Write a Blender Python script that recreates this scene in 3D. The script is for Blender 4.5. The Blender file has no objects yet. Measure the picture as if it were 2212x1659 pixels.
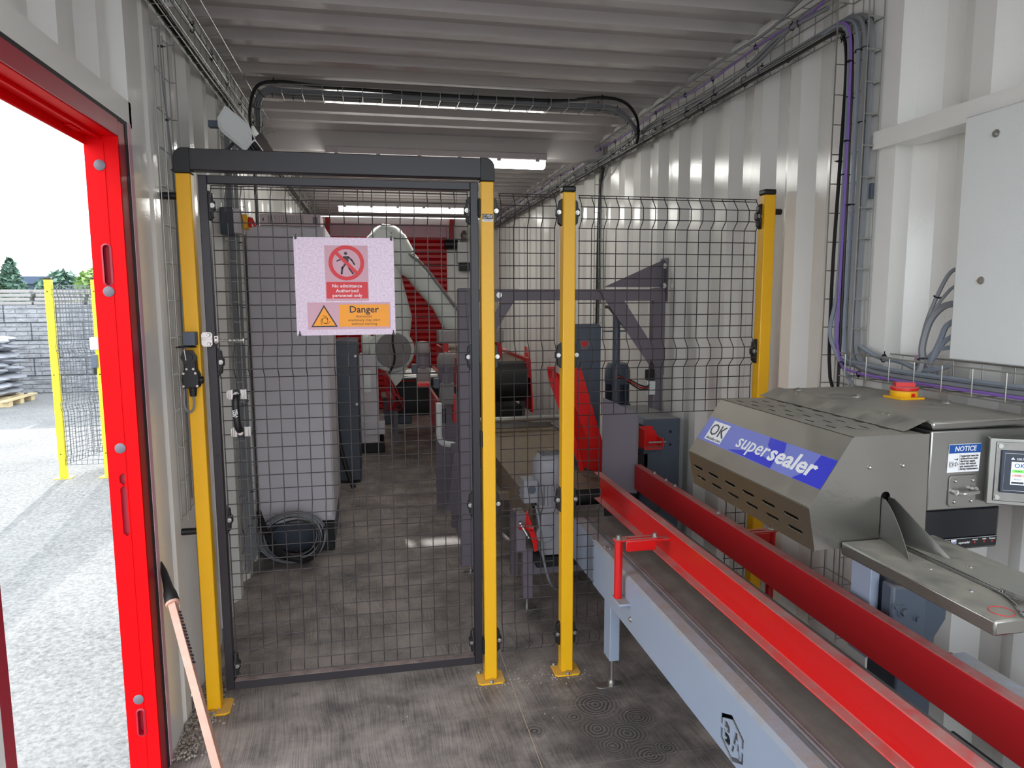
import bpy, bmesh, math, random
from mathutils import Vector, Matrix
random.seed(7)
S = bpy.context.scene
COL = S.collection
# ------------------------------------------------------------------ camera
cd = bpy.data.cameras.new('camera'); cam = bpy.data.objects.new('camera', cd); COL.objects.link(cam)
S.camera = cam
yaw, pitch, roll = math.radians(11.24), math.radians(-6.9656), math.radians(-0.2433)
fw = Vector((math.sin(yaw)*math.cos(pitch), math.cos(yaw)*math.cos(pitch), math.sin(pitch)))
rt = Vector((math.cos(yaw), -math.sin(yaw), 0)); up = rt.cross(fw)
r2 = rt*math.cos(roll)+up*math.sin(roll); u2 = -rt*math.sin(roll)+up*math.cos(roll)
cam.matrix_world = Matrix(((r2.x, u2.x, -fw.x, 0), (r2.y, u2.y, -fw.y, 0), (r2.z, u2.z, -fw.z, 1.545), (0, 0, 0, 1)))
cd.sensor_width = 36; cd.lens = 1524.28/2212*36; cd.clip_start = .02; cd.clip_end = 400
# ------------------------------------------------------------------ light
w = bpy.data.worlds.new('sky'); S.world = w; w.use_nodes = True
bg = w.node_tree.nodes['Background']
bg.inputs[0].default_value = (0.87, 0.94, 1.0, 1); bg.inputs[1].default_value = 1.9
sd = bpy.data.lights.new('sun', 'SUN'); sun = bpy.data.objects.new('sun', sd); COL.objects.link(sun)
sd.energy = 2.2; sd.angle = math.radians(.6); sd.color = (1, .97, .93)
sv = Vector((-.14*math.cos(math.radians(25)), .99*math.cos(math.radians(25)), math.sin(math.radians(25))))
sun.rotation_euler = sv.to_track_quat('Z', 'Y').to_euler(); sun.location = (0, 5, 12)
vs = S.view_settings; vs.view_transform = 'Standard'; vs.look = 'None'; vs.exposure = 1.2; vs.gamma = 1
vs.use_curve_mapping = False
S.cycles.use_denoising = True
S.cycles.max_bounces = 10; S.cycles.diffuse_bounces = 6; S.cycles.glossy_bounces = 5
S.cycles.sample_clamp_indirect = 8
# ------------------------------------------------------------------ materials
def lin(c):
    return tuple(((v/255)/12.92 if v/255 <= .04045 else ((v/255+.055)/1.055)**2.4) for v in c)+(1,)
def mat(name, col, rough=.5, metal=0, bump=0, bscale=200, var=0, vscale=6, dust=0, coat=0, dustcol=(150, 138, 126), stretch=None, emit=0, spec=None):
    m = bpy.data.materials.new(name); m.use_nodes = True
    N = m.node_tree.nodes; L = m.node_tree.links; b = N['Principled BSDF']
    b.inputs['Base Color'].default_value = lin(col); b.inputs['Roughness'].default_value = rough
    b.inputs['Metallic'].default_value = metal; b.inputs['Coat Weight'].default_value = coat
    b.inputs['Coat Roughness'].default_value = .08
    if spec is not None: b.inputs['Specular IOR Level'].default_value = spec
    tc = N.new('ShaderNodeTexCoord'); src = tc.outputs['Object']
    if stretch:
        mp = N.new('ShaderNodeMapping'); mp.inputs['Scale'].default_value = stretch; L.new(src, mp.inputs[0]); src = mp.outputs[0]
    out = None
    n1 = N.new('ShaderNodeTexNoise'); n1.inputs['Scale'].default_value = vscale; n1.inputs['Detail'].default_value = 6; L.new(src, n1.inputs[0])
    if var or dust:
        mx = N.new('ShaderNodeMix'); mx.data_type = 'RGBA'
        a = lin(col); mx.inputs[6].default_value = tuple(v*(1-var) for v in a[:3])+(1,); mx.inputs[7].default_value = tuple(min(1, v*(1+var)) for v in a[:3])+(1,)
        L.new(n1.outputs[0], mx.inputs[0]); out = mx.outputs[2]
    else:
        mx = N.new('ShaderNodeMix'); mx.data_type = 'RGBA'; a = lin(col)
        mx.inputs[6].default_value = tuple(v*.97 for v in a[:3])+(1,); mx.inputs[7].default_value = a
        L.new(n1.outputs[0], mx.inputs[0]); out = mx.outputs[2]
    if dust:   # dust settles on faces that look up
        g = N.new('ShaderNodeNewGeometry'); sx = N.new('ShaderNodeSeparateXYZ'); L.new(g.outputs['Normal'], sx.inputs[0])
        mr = N.new('ShaderNodeMapRange'); mr.inputs[1].default_value = .30; mr.inputs[2].default_value = .92; L.new(sx.outputs[2], mr.inputs[0])
        n2 = N.new('ShaderNodeTexNoise'); n2.inputs['Scale'].default_value = 16; n2.inputs['Roughness'].default_value = .7; n2.inputs['Detail'].default_value = 8; L.new(tc.outputs['Object'], n2.inputs[0])
        m2 = N.new('ShaderNodeMapRange'); m2.inputs[1].default_value = .32; m2.inputs[2].default_value = .62; m2.inputs[3].default_value = .3; L.new(n2.outputs[0], m2.inputs[0])
        mu = N.new('ShaderNodeMath'); mu.operation = 'MULTIPLY'; L.new(mr.outputs[0], mu.inputs[0]); L.new(m2.outputs[0], mu.inputs[1])
        mu2 = N.new('ShaderNodeMath'); mu2.operation = 'MULTIPLY'; L.new(mu.outputs[0], mu2.inputs[0]); mu2.inputs[1].default_value = dust
        dm = N.new('ShaderNodeMix'); dm.data_type = 'RGBA'; L.new(mu2.outputs[0], dm.inputs[0]); L.new(out, dm.inputs[6]); dm.inputs[7].default_value = lin(dustcol); out = dm.outputs[2]
        rr = N.new('ShaderNodeMapRange'); rr.inputs[3].default_value = rough; rr.inputs[4].default_value = max(.8, rough); L.new(mu2.outputs[0], rr.inputs[0]); L.new(rr.outputs[0], b.inputs['Roughness'])
        if metal:
            rm = N.new('ShaderNodeMapRange'); rm.inputs[3].default_value = metal; rm.inputs[4].default_value = 0; L.new(mu2.outputs[0], rm.inputs[0]); L.new(rm.outputs[0], b.inputs['Metallic'])
    L.new(out, b.inputs['Base Color'])
    if bump:
        n3 = N.new('ShaderNodeTexNoise'); n3.inputs['Scale'].default_value = bscale; n3.inputs['Detail'].default_value = 3; L.new(src, n3.inputs[0])
        bp = N.new('ShaderNodeBump'); bp.inputs['Strength'].default_value = bump; bp.inputs['Distance'].default_value = .002
        L.new(n3.outputs[0], bp.inputs['Height']); L.new(bp.outputs[0], b.inputs['Normal'])
        if coat: L.new(bp.outputs[0], b.inputs['Coat Normal'])
    if emit:
        b.inputs['Emission Color'].default_value = lin(col); b.inputs['Emission Strength'].default_value = emit
    return m
M = {}
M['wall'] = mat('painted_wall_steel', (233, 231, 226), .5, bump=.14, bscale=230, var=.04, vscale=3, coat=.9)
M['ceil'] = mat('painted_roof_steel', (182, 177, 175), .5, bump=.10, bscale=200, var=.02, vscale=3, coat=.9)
M['panelwhite'] = mat('powder_coated_white', (222, 224, 222), .4, bump=.25, bscale=300)
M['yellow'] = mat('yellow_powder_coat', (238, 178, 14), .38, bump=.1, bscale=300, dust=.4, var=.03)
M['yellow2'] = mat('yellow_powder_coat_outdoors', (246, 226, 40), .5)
M['black'] = mat('black_powder_coat', (34, 30, 36), .38, bump=.1, bscale=400, dust=.5)
M['blackdusty'] = mat('dusty_black_rail', (40, 36, 40), .5, dust=1, dustcol=(150, 130, 124))
M['plastic'] = mat('black_plastic', (18, 18, 20), .45)
M['wire'] = mat('dark_mesh_wire', (48, 42, 46), .4, dust=.3)
M['wireout'] = mat('weathered_mesh_wire', (92, 96, 104), .35, .3)
M['zinc'] = mat('zinc_plated_steel', (190, 188, 184), .3, .9, bump=.1)
M['galv'] = mat('galvanised_wire', (170, 170, 165), .38, .8)
M['galvsheet'] = mat('galvanised_sheet_flare_tint', (196, 176, 190), .42, .35, var=.4, vscale=140, bump=.1)  # pink of the lens flare is mixed into the sheet colour
M['red'] = mat('red_machine_paint', (214, 16, 18), .35, var=.08, vscale=5, dust=.85, dustcol=(170, 138, 132), coat=.2)
M['reddull'] = mat('red_scuffed_paint', (176, 22, 30), .5, var=.12, vscale=9, dust=.8, dustcol=(168, 130, 124), stretch=(1, .3, 12))
M['redframe'] = mat('red_door_frame_paint', (222, 4, 14), .5, spec=.1)
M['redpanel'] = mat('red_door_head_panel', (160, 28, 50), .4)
M['shutter'] = mat('red_shutter_paint', (180, 14, 20), .45)
M['grey'] = mat('blue_grey_machine_paint', (154, 166, 186), .38, bump=.1, bscale=200, var=.05, dust=.95, dustcol=(156, 148, 140))
M['grey2'] = mat('dull_grey_machine_paint', (112, 104, 114), .45, var=.05, dust=.7)
M['grey3'] = mat('dark_grey_machine_paint', (78, 88, 102), .4, var=.05, dust=.6)
M['motor'] = mat('light_grey_motor_paint', (146, 146, 152), .38, bump=.1)
M['cabinet'] = mat('light_grey_cabinet_paint', (204, 198, 204), .45, bump=.15, bscale=300)
M['cabdark'] = mat('slate_cabinet_paint', (62, 68, 80), .4)
M['steel'] = mat('brushed_stainless', (150, 148, 144), .27, .95, var=.2, vscale=5, bump=.15, bscale=60, dust=.85, dustcol=(158, 152, 138))
M['steel2'] = mat('brushed_stainless_clean', (158, 157, 153), .3, .9, var=.1, vscale=4)
M['belt'] = mat('worn_conveyor_belt', (92, 90, 86), .6, var=.35, vscale=7, stretch=(6, .8, 1), dust=.45, dustcol=(140, 134, 124))
M['beltfar'] = mat('tan_conveyor_belt', (120, 104, 86), .6, var=.25, vscale=5, stretch=(5, 1, 1))
M['rubber'] = mat('black_rubber', (14, 15, 16), .6)
M['robot'] = mat('robot_white_paint', (206, 210, 206), .35, bump=.05)
M['robotg'] = mat('robot_grey_cover', (130, 124, 124), .5)
M['cgrey'] = mat('grey_cable_sheath', (124, 126, 130), .5)
M['cblack'] = mat('black_cable_sheath', (18, 18, 20), .45)
M['cpurple'] = mat('purple_cable_sheath', (130, 96, 176), .45)
M['cbraid'] = mat('braided_screen_cable', (152, 160, 172), .35, .3, bump=1, bscale=900)
M['wood'] = mat('raw_wood', (196, 150, 132), .6, var=.2, vscale=6, stretch=(1, 1, 8))
M['woodp'] = mat('pallet_wood', (196, 178, 140), .7, var=.2)
M['blue'] = mat('blue_banner_print', (112, 122, 198), .45, var=.06)
M['deepblue'] = mat('deep_blue_print', (44, 52, 196), .4)
M['navy'] = mat('notice_blue_print', (14, 74, 150), .45)
M['white'] = mat('white_print', (232, 232, 234), .5)
M['pinkwhite'] = mat('sticker_white_flare_tint', (206, 160, 172), .5)  # white with the pink flare cast painted into it
M['signred'] = mat('sign_red_print', (212, 32, 44), .45)
M['orange'] = mat('sign_amber_print', (246, 156, 16), .45)
M['ink'] = mat('dark_print', (48, 38, 44), .5)
M['lcd'] = mat('lcd_lit', (190, 206, 222), .3, emit=.5)
M['lcdgreen'] = mat('lcd_green_key', (110, 200, 90), .3, emit=.35)
M['lcdred'] = mat('lcd_pale_red_key', (196, 160, 156), .3, emit=.35)
M['bezel'] = mat('screen_bezel', (52, 60, 74), .35)
M['blackgloss'] = mat('black_gloss_panel', (10, 14, 22), .22)
M['lamp'] = mat('lit_lamp_diffuser', (255, 255, 248), .4, emit=8.5)
M['lamphouse'] = mat('lamp_housing', (168, 160, 160), .5)
M['bag'] = mat('pale_sack', (140, 143, 150), .7, var=.1, bump=.5, bscale=20)
M['slab'] = mat('concrete_slab', (150, 146, 144), .8, var=.15)
M['leaf'] = mat('tree_leaf', (140, 168, 100), .7, var=.3, vscale=2)
M['leafdark'] = mat('conifer_leaf', (96, 124, 108), .7, var=.3, vscale=2)
M['bark'] = mat('tree_bark', (90, 76, 62), .8)
M['bldg'] = mat('distant_roof', (74, 88, 110), .7)
M['stone'] = mat('grey_gravel', (150, 140, 130), .8, var=.4, vscale=30, bump=.4, bscale=80)
M['pebble'] = mat('pale_pebble', (182, 168, 156), .8, var=.2, vscale=30)
M['cable_tie'] = M['plastic']
M['pump'] = mat('carton_board', (206, 190, 192), .7)

def nodesof(name):
    m = bpy.data.materials.new(name); m.use_nodes = True
    return m, m.node_tree.nodes, m.node_tree.links, m.node_tree.nodes['Principled BSDF']
def mth(N, L, op, a, b=None, c=None):
    n = N.new('ShaderNodeMath'); n.operation = op
    for i, v in enumerate((a, b, c)):
        if v is None: continue
        if isinstance(v, (int, float)): n.inputs[i].default_value = v
        else: L.new(v, n.inputs[i])
    return n.outputs[0]
def floor_mat():
    m, N, L, b = nodesof('dusty_swept_floor')
    g = N.new('ShaderNodeNewGeometry'); P = g.outputs['Position']
    sx = N.new('ShaderNodeSeparateXYZ'); L.new(P, sx.inputs[0])
    n0 = N.new('ShaderNodeTexNoise'); n0.inputs['Scale'].default_value = 1.6; n0.inputs['Detail'].default_value = 4; L.new(P, n0.inputs[0])
    wn = N.new('ShaderNodeTexNoise'); wn.inputs['Scale'].default_value = 1.3; wn.inputs['Detail'].default_value = 2; L.new(P, wn.inputs[0])
    wsub = N.new('ShaderNodeVectorMath'); wsub.operation = 'SUBTRACT'; L.new(wn.outputs['Color'], wsub.inputs[0]); wsub.inputs[1].default_value = (.5, .5, .5)
    wsc = N.new('ShaderNodeVectorMath'); wsc.operation = 'SCALE'; L.new(wsub.outputs[0], wsc.inputs[0]); wsc.inputs['Scale'].default_value = .16
    wadd = N.new('ShaderNodeVectorMath'); L.new(P, wadd.inputs[0]); L.new(wsc.outputs[0], wadd.inputs[1])
    def wave(rot, sx_, sy_):
        mp = N.new('ShaderNodeMapping'); mp.vector_type = 'POINT'; mp.inputs['Rotation'].default_value = (0, 0, rot); L.new(wadd.outputs[0], mp.inputs[0])
        m2 = N.new('ShaderNodeMapping'); m2.inputs['Scale'].default_value = (sx_, sy_, 1); L.new(mp.outputs[0], m2.inputs[0])
        wv = N.new('ShaderNodeTexNoise'); wv.inputs['Scale'].default_value = 1; wv.inputs['Detail'].default_value = 3; L.new(m2.outputs[0], wv.inputs[0])
        mr = N.new('ShaderNodeMapRange'); mr.inputs[1].default_value = .36; mr.inputs[2].default_value = .64; L.new(wv.outputs[0], mr.inputs[0]); return mr.outputs[0]
    w1 = wave(-.08, 240, 5); w2 = wave(.9, 190, 6)
    sel = N.new('ShaderNodeMapRange'); sel.inputs[1].default_value = .47; sel.inputs[2].default_value = .55; L.new(n0.outputs[0], sel.inputs[0])
    yb = N.new('ShaderNodeMapRange'); yb.inputs[1].default_value = 2.5; yb.inputs[2].default_value = 3.1; L.new(sx.outputs[1], yb.inputs[0])
    selm = mth(N, L, 'MULTIPLY', sel.outputs[0], yb.outputs[0])
    wm = N.new('ShaderNodeMix'); L.new(selm, wm.inputs[0]); L.new(w1, wm.inputs[2]); L.new(w2, wm.inputs[3])
    streak = wm.outputs[0]
    n1 = N.new('ShaderNodeTexNoise'); n1.inputs['Scale'].default_value = 4.5; n1.inputs['Detail'].default_value = 9; n1.inputs['Roughness'].default_value = .65; L.new(P, n1.inputs[0])
    patch = N.new('ShaderNodeMapRange'); patch.inputs[1].default_value = .30; patch.inputs[2].default_value = .62; L.new(n1.outputs[0], patch.inputs[0])
    # dust amount
    d = mth(N, L, 'MULTIPLY_ADD', streak, .30, mth(N, L, 'MULTIPLY', patch.outputs[0], .62))
    # darker scuffed heel-rings: thin dust, concentric marks
    dz = N.new('ShaderNodeVectorMath'); dz.operation = 'DISTANCE'; L.new(P, dz.inputs[0]); dz.inputs[1].default_value = (.80, 2.24, 0)
    dzz = mth(N, L, 'MULTIPLY_ADD', n1.outputs[0], .45, dz.outputs['Value'])
    dm_ = N.new('ShaderNodeMapRange'); dm_.inputs[1].default_value = .34; dm_.inputs[2].default_value = .60; dm_.inputs[3].default_value = .45; dm_.inputs[4].default_value = 1; L.new(dzz, dm_.inputs[0]); d = mth(N, L, 'MULTIPLY', d, dm_.outputs[0])
    for cx, cy, r, f in ((.857, 2.227, .10, 430), (.926, 2.311, .10, 460), (.784, 2.167, .085, 520), (.893, 2.097, .095, 470), (.631, 2.184, .05, 600), (.536, 2.305, .07, 480), (.80, 2.42, .12, 400), (.96, 2.12, .08, 520), (.76, 2.27, .09, 440), (.70, 2.36, .07, 480), (-.33, 2.72, .05, 600)):
        v = N.new('ShaderNodeVectorMath'); v.operation = 'DISTANCE'; L.new(P, v.inputs[0]); v.inputs[1].default_value = (cx, cy, 0)
        dd = mth(N, L, 'MULTIPLY_ADD', n1.outputs[0], .07, v.outputs['Value'])
        ring = mth(N, L, 'MULTIPLY_ADD', mth(N, L, 'SINE', mth(N, L, 'MULTIPLY', dd, f)), mth(N, L, 'MULTIPLY', n1.outputs[0], .36), .24)
        ins = N.new('ShaderNodeMapRange'); ins.inputs[1].default_value = r*1.25; ins.inputs[2].default_value = r*.75; L.new(dd, ins.inputs[0])
        mx = N.new('ShaderNodeMix'); L.new(ins.outputs[0], mx.inputs[0]); L.new(d, mx.inputs[2]); L.new(ring, mx.inputs[3]); d = mx.outputs[0]
    grain = N.new('ShaderNodeTexNoise'); grain.inputs['Scale'].default_value = 260; L.new(P, grain.inputs[0])
    d = mth(N, L, 'ADD', d, mth(N, L, 'MULTIPLY_ADD', grain.outputs[0], .3, -.15))
    cr = N.new('ShaderNodeValToRGB'); cr.color_ramp.elements[0].color = lin((58, 57, 58)); cr.color_ramp.elements[1].color = lin((176, 163, 156)); cr.color_ramp.elements[0].position = .05
    L.new(d, cr.inputs[0]); col = cr.outputs[0]
    # board seams
    def seam(coord, at, wd, c0, c1, col, other=None, lim=None):
        e = mth(N, L, 'LESS_THAN', mth(N, L, 'ABSOLUTE', mth(N, L, 'SUBTRACT', coord, at)), wd)
        if lim: e = mth(N, L, 'MULTIPLY', e, mth(N, L, 'LESS_THAN', other, lim))
        mx = N.new('ShaderNodeMix'); mx.data_type = 'RGBA'; L.new(e, mx.inputs[0]); L.new(col, mx.inputs[6]); mx.inputs[7].default_value = lin(c0); return mx.outputs[2]
    col = seam(sx.outputs[0], .515, .0012, (196, 172, 150), 0, col)
    for yy in (2.43, 2.09, 3.6, 4.8, 6.0): col = seam(sx.outputs[1], yy, .001, (150, 140, 130), 0, col)
    L.new(col, b.inputs['Base Color']); b.inputs['Roughness'].default_value = .55
    bp = N.new('ShaderNodeBump'); bp.inputs['Strength'].default_value = .4; bp.inputs['Distance'].default_value = .002; L.new(d, bp.inputs['Height']); L.new(bp.outputs[0], b.inputs['Normal'])
    return m
M['floor'] = floor_mat()
def ground_mat():
    m, N, L, b = nodesof('pale_gravel_ground')
    g = N.new('ShaderNodeNewGeometry'); P = g.outputs['Position']
    n = N.new('ShaderNodeTexNoise'); n.inputs['Scale'].default_value = 38; n.inputs['Detail'].default_value = 8; n.inputs['Roughness'].default_value = .75; L.new(P, n.inputs[0])
    n2 = N.new('ShaderNodeTexNoise'); n2.inputs['Scale'].default_value = .8; n2.inputs['Detail'].default_value = 5; L.new(P, n2.inputs[0])
    cr = N.new('ShaderNodeValToRGB'); cr.color_ramp.elements[0].position = .36; cr.color_ramp.elements[1].position = .6
    cr.color_ramp.elements[0].color = lin((76, 76, 77)); cr.color_ramp.elements[1].color = lin((132, 132, 131)); L.new(mth(N, L, 'MULTIPLY_ADD', n2.outputs[0], .25, mth(N, L, 'MULTIPLY', n.outputs[0], .78)), cr.inputs[0])
    L.new(cr.outputs[0], b.inputs['Base Color']); b.inputs['Roughness'].default_value = .9
    bp = N.new('ShaderNodeBump'); bp.inputs['Strength'].default_value = .5; bp.inputs['Distance'].default_value = .01; L.new(n.outputs[0], bp.inputs['Height']); L.new(bp.outputs[0], b.inputs['Normal'])
    return m
M['ground'] = ground_mat()
def stone_wall_mat():
    m, N, L, b = nodesof('split_face_block_wall')
    tc = N.new('ShaderNodeTexCoord'); mp = N.new('ShaderNodeMapping'); mp.inputs['Rotation'].default_value = (math.pi/2, 0, 0); L.new(tc.outputs['Object'], mp.inputs[0])
    br = N.new('ShaderNodeTexBrick'); br.inputs['Scale'].default_value = 1; br.inputs['Brick Width'].default_value = .9; br.inputs['Row Height'].default_value = .34; br.inputs['Mortar Size'].default_value = .012
    br.inputs['Color1'].default_value = lin((132, 134, 138)); br.inputs['Color2'].default_value = lin((144, 146, 150)); br.inputs['Mortar'].default_value = lin((76, 78, 82)); L.new(mp.outputs[0], br.inputs[0])
    br2 = N.new('ShaderNodeTexBrick'); br2.inputs['Scale'].default_value = 1; br2.inputs['Brick Width'].default_value = .37; br2.inputs['Row Height'].default_value = .085; br2.inputs['Mortar Size'].default_value = .012; br2.inputs['Mortar Smooth'].default_value = 1; L.new(mp.outputs[0], br2.inputs[0])
    n = N.new('ShaderNodeTexNoise'); n.inputs['Scale'].default_value = 7; n.inputs['Detail'].default_value = 8; L.new(mp.outputs[0], n.inputs[0])
    mx = N.new('ShaderNodeMix'); mx.data_type = 'RGBA'; mx.inputs[0].default_value = .5; mx.blend_type = 'OVERLAY'; L.new(br.outputs[0], mx.inputs[6]); L.new(n.outputs[0], mx.inputs[7]); L.new(mx.outputs[2], b.inputs['Base Color'])
    h = mth(N, L, 'SUBTRACT', mth(N, L, 'SUBTRACT', n.outputs[0], mth(N, L, 'MULTIPLY', br2.outputs['Fac'], .35)), br.outputs['Fac'])
    bp = N.new('ShaderNodeBump'); bp.inputs['Strength'].default_value = .9; bp.inputs['Distance'].default_value = .08; L.new(h, bp.inputs['Height']); L.new(bp.outputs[0], b.inputs['Normal'])
    b.inputs['Roughness'].default_value = .9
    return m
M['blockwall'] = stone_wall_mat()

# ------------------------------------------------------------------ mesh helpers
X, Y, Z = Vector((1, 0, 0)), Vector((0, 1, 0)), Vector((0, 0, 1))
def V3(p): return Vector(p)
class MB:
    def __init__(s): s.v = []; s.f = []
    def add(s, vs, fs):
        o = len(s.v); s.v += [Vector(p) for p in vs]; s.f += [tuple(i+o for i in f) for f in fs]; return s
    def box(s, x0, x1, y0, y1, z0, z1):
        return s.add([(x0, y0, z0), (x1, y0, z0), (x1, y1, z0), (x0, y1, z0), (x0, y0, z1), (x1, y0, z1), (x1, y1, z1), (x0, y1, z1)],
                     [(0, 3, 2, 1), (4, 5, 6, 7), (0, 1, 5, 4), (1, 2, 6, 5), (2, 3, 7, 6), (3, 0, 4, 7)])
    def obox(s, a, b, wdt, hgt, upv=Z):   # box along a->b, width across, height along upv-ish
        a = V3(a); b = V3(b); d = (b-a).normalized(); side = d.cross(V3(upv))
        if side.length < 1e-4: side = d.cross(X)
        side.normalize(); u = side.cross(d).normalized()
        P = [a+side*sx*wdt/2+u*sz*hgt/2 for sx, sz in ((-1, -1), (1, -1), (1, 1), (-1, 1))]
        P += [p+(b-a) for p in P]
        return s.add(P, [(0, 1, 2, 3), (7, 6, 5, 4), (0, 4, 5, 1), (1, 5, 6, 2), (2, 6, 7, 3), (3, 7, 4, 0)])
    def prism(s, poly, ax, a, b):
        def p3(p, t):
            return {'x': (t, p[0], p[1]), 'y': (p[0], t, p[1]), 'z': (p[0], p[1], t)}[ax]
        n = len(poly)
        return s.add([p3(p, a) for p in poly]+[p3(p, b) for p in poly],
                     [tuple(range(n)), tuple(range(2*n-1, n-1, -1))]+[(i, i+n, (i+1) % n+n, (i+1) % n) for i in range(n)])
    def cyl(s, a, b, r, n=14, r2=None, caps=True):
        a = V3(a); b = V3(b); d = (b-a).normalized(); q = d.cross(Z)
        if q.length < 1e-3: q = d.cross(X)
        q.normalize(); u = q.cross(d); r2 = r if r2 is None else r2
        A = [a+(q*math.cos(t)+u*math.sin(t))*r for t in (2*math.pi*i/n for i in range(n))]
        B = [b+(q*math.cos(t)+u*math.sin(t))*r2 for t in (2*math.pi*i/n for i in range(n))]
        F = [(i, (i+1) % n, (i+1) % n+n, i+n) for i in range(n)]
        if caps: F += [tuple(range(n-1, -1, -1)), tuple(range(n, 2*n))]
        return s.add(A+B, F)
    def tube(s, pts, r, n=6, closed=False):
        pts = [V3(p) for p in pts]; m = len(pts); rings = []; q = None
        for i, p in enumerate(pts):
            if closed: d = pts[(i+1) % m]-pts[i-1]
            else: d = pts[min(i+1, m-1)]-pts[max(i-1, 0)]
            d.normalize()
            if q is None:
                q = d.cross(Z)
                if q.length < 1e-2: q = d.cross(X)
            q = (q-d*q.dot(d)); q.normalize(); u = q.cross(d)
            rr = r[i] if isinstance(r, (list, tuple)) else r
            rings.append([p+(q*math.cos(t)+u*math.sin(t))*rr for t in (2*math.pi*k/n for k in range(n))])
        vs = [x for R_ in rings for x in R_]; F = []
        for i in range(m if closed else m-1):
            j = (i+1) % m
            for k in range(n): F.append((i*n+k, i*n+(k+1) % n, j*n+(k+1) % n, j*n+k))
        if not closed: F += [tuple(range(n-1, -1, -1)), tuple((m-1)*n+k for k in range(n))]
        return s.add(vs, F)
    def lathe(s, prof, o, d, n=24):   # prof [(r,h)...]
        o = V3(o); d = V3(d).normalized(); q = d.cross(Z)
        if q.length < 1e-3: q = d.cross(X)
        q.normalize(); u = q.cross(d); vs = []
        for r, h in prof:
            vs += [o+d*h+(q*math.cos(t)+u*math.sin(t))*max(r, 1e-5) for t in (2*math.pi*k/n for k in range(n))]
        F = []
        for i in range(len(prof)-1):
            for k in range(n): F.append((i*n+k, i*n+(k+1) % n, (i+1)*n+(k+1) % n, (i+1)*n+k))
        F += [tuple(range(n-1, -1, -1)), tuple((len(prof)-1)*n+k for k in range(n))]
        return s.add(vs, F)
    def ball(s, c, r, n=12, m=8, sc=(1, 1, 1)):
        c = V3(c); vs = []; F = []
        for i in range(m+1):
            ph = math.pi*i/m
            for k in range(n):
                t = 2*math.pi*k/n; vs.append(c+Vector((math.sin(ph)*math.cos(t)*sc[0], math.sin(ph)*math.sin(t)*sc[1], math.cos(ph)*sc[2]))*r)
        for i in range(m):
            for k in range(n): F.append((i*n+k, (i+1)*n+k, (i+1)*n+(k+1) % n, i*n+(k+1) % n))
        return s.add(vs, F)
    def loft(s, secs):   # list of closed sections with equal point counts
        n = len(secs[0]); vs = [p for q in secs for p in q]; F = []
        for i in range(len(secs)-1):
            for k in range(n): F.append((i*n+k, i*n+(k+1) % n, (i+1)*n+(k+1) % n, (i+1)*n+k))
        F += [tuple(range(n-1, -1, -1)), tuple((len(secs)-1)*n+k for k in range(n))]
        return s.add(vs, F)
    def build(s, name, m, parent=None, smooth=False, bev=0, kind=None, label=None, weld=True):
        me = bpy.data.meshes.new(name); org = Vector((0, 0, 0))
        if parent is None:
            xs = [p.x for p in s.v]; ys = [p.y for p in s.v]; zs = [p.z for p in s.v]
            org = Vector(((min(xs)+max(xs))/2, (min(ys)+max(ys))/2, min(zs)))
        else:
            q = parent
            while q is not None: org = org+Vector(q.location); q = q.parent
        me.from_pydata([p-org for p in s.v], [], s.f)
        bm = bmesh.new(); bm.from_mesh(me)
        if weld: bmesh.ops.remove_doubles(bm, verts=bm.verts, dist=1e-6)
        bmesh.ops.recalc_face_normals(bm, faces=bm.faces); bm.to_mesh(me); bm.free()
        if smooth:
            for p in me.polygons: p.use_smooth = True
            try: me.set_sharp_from_angle(angle=math.radians(38))
            except Exception: pass
        me.materials.append(M[m] if isinstance(m, str) else m)
        o = bpy.data.objects.new(name, me); COL.objects.link(o)
        if parent is None: o.location = org
        else: o.parent = parent
        if bev:
            b = o.modifiers.new('bevel', 'BEVEL'); b.width = bev; b.segments = 2; b.limit_method = 'ANGLE'; b.angle_limit = math.radians(40)
            for p in me.polygons: p.use_smooth = True
            try: me.set_sharp_from_angle(angle=math.radians(38))
            except Exception: pass
        if kind: o['kind'] = kind
        if label: o['label'] = label
        return o
def thing(name, label, cat, loc, group=None, kind=None):
    o = bpy.data.objects.new(name, None); COL.objects.link(o); o.location = loc; o.empty_display_size = .05
    tag(o, label, cat, group, kind); return o
def tag(o, label=None, cat=None, group=None, kind=None):
    if label: o['label'] = label
    if cat: o['category'] = cat
    if group: o['group'] = group
    if kind: o['kind'] = kind
    return o
def struct(o): o['kind'] = 'structure'; return o
def dup(root, loc, label=None, group=None, rz=None):
    r = root.copy(); COL.objects.link(r); r.location = loc
    if rz is not None: r.rotation_euler = (0, 0, rz)
    if label: r['label'] = label
    if group: r['group'] = group
    for ch in list(root.children):
        c = ch.copy(); COL.objects.link(c); c.parent = r
        for g in list(ch.children):
            d = g.copy(); COL.objects.link(d); d.parent = c
    return r
DG = [None]
def curve_geo(cu):
    o = bpy.data.objects.new('tmp', cu); COL.objects.link(o); bpy.context.view_layer.update()
    dg = bpy.context.evaluated_depsgraph_get(); me = bpy.data.meshes.new_from_object(o.evaluated_get(dg))
    vs = [v.co.copy() for v in me.vertices]; fs = [tuple(p.vertices) for p in me.polygons]
    bpy.data.objects.remove(o); bpy.data.curves.remove(cu); bpy.data.meshes.remove(me); return vs, fs
def place(vs, o, ux, uy):
    o = V3(o); ux = V3(ux).normalized(); uy = V3(uy).normalized(); n = ux.cross(uy)
    return [o+ux*p.x+uy*p.y+n*p.z for p in vs]
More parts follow.
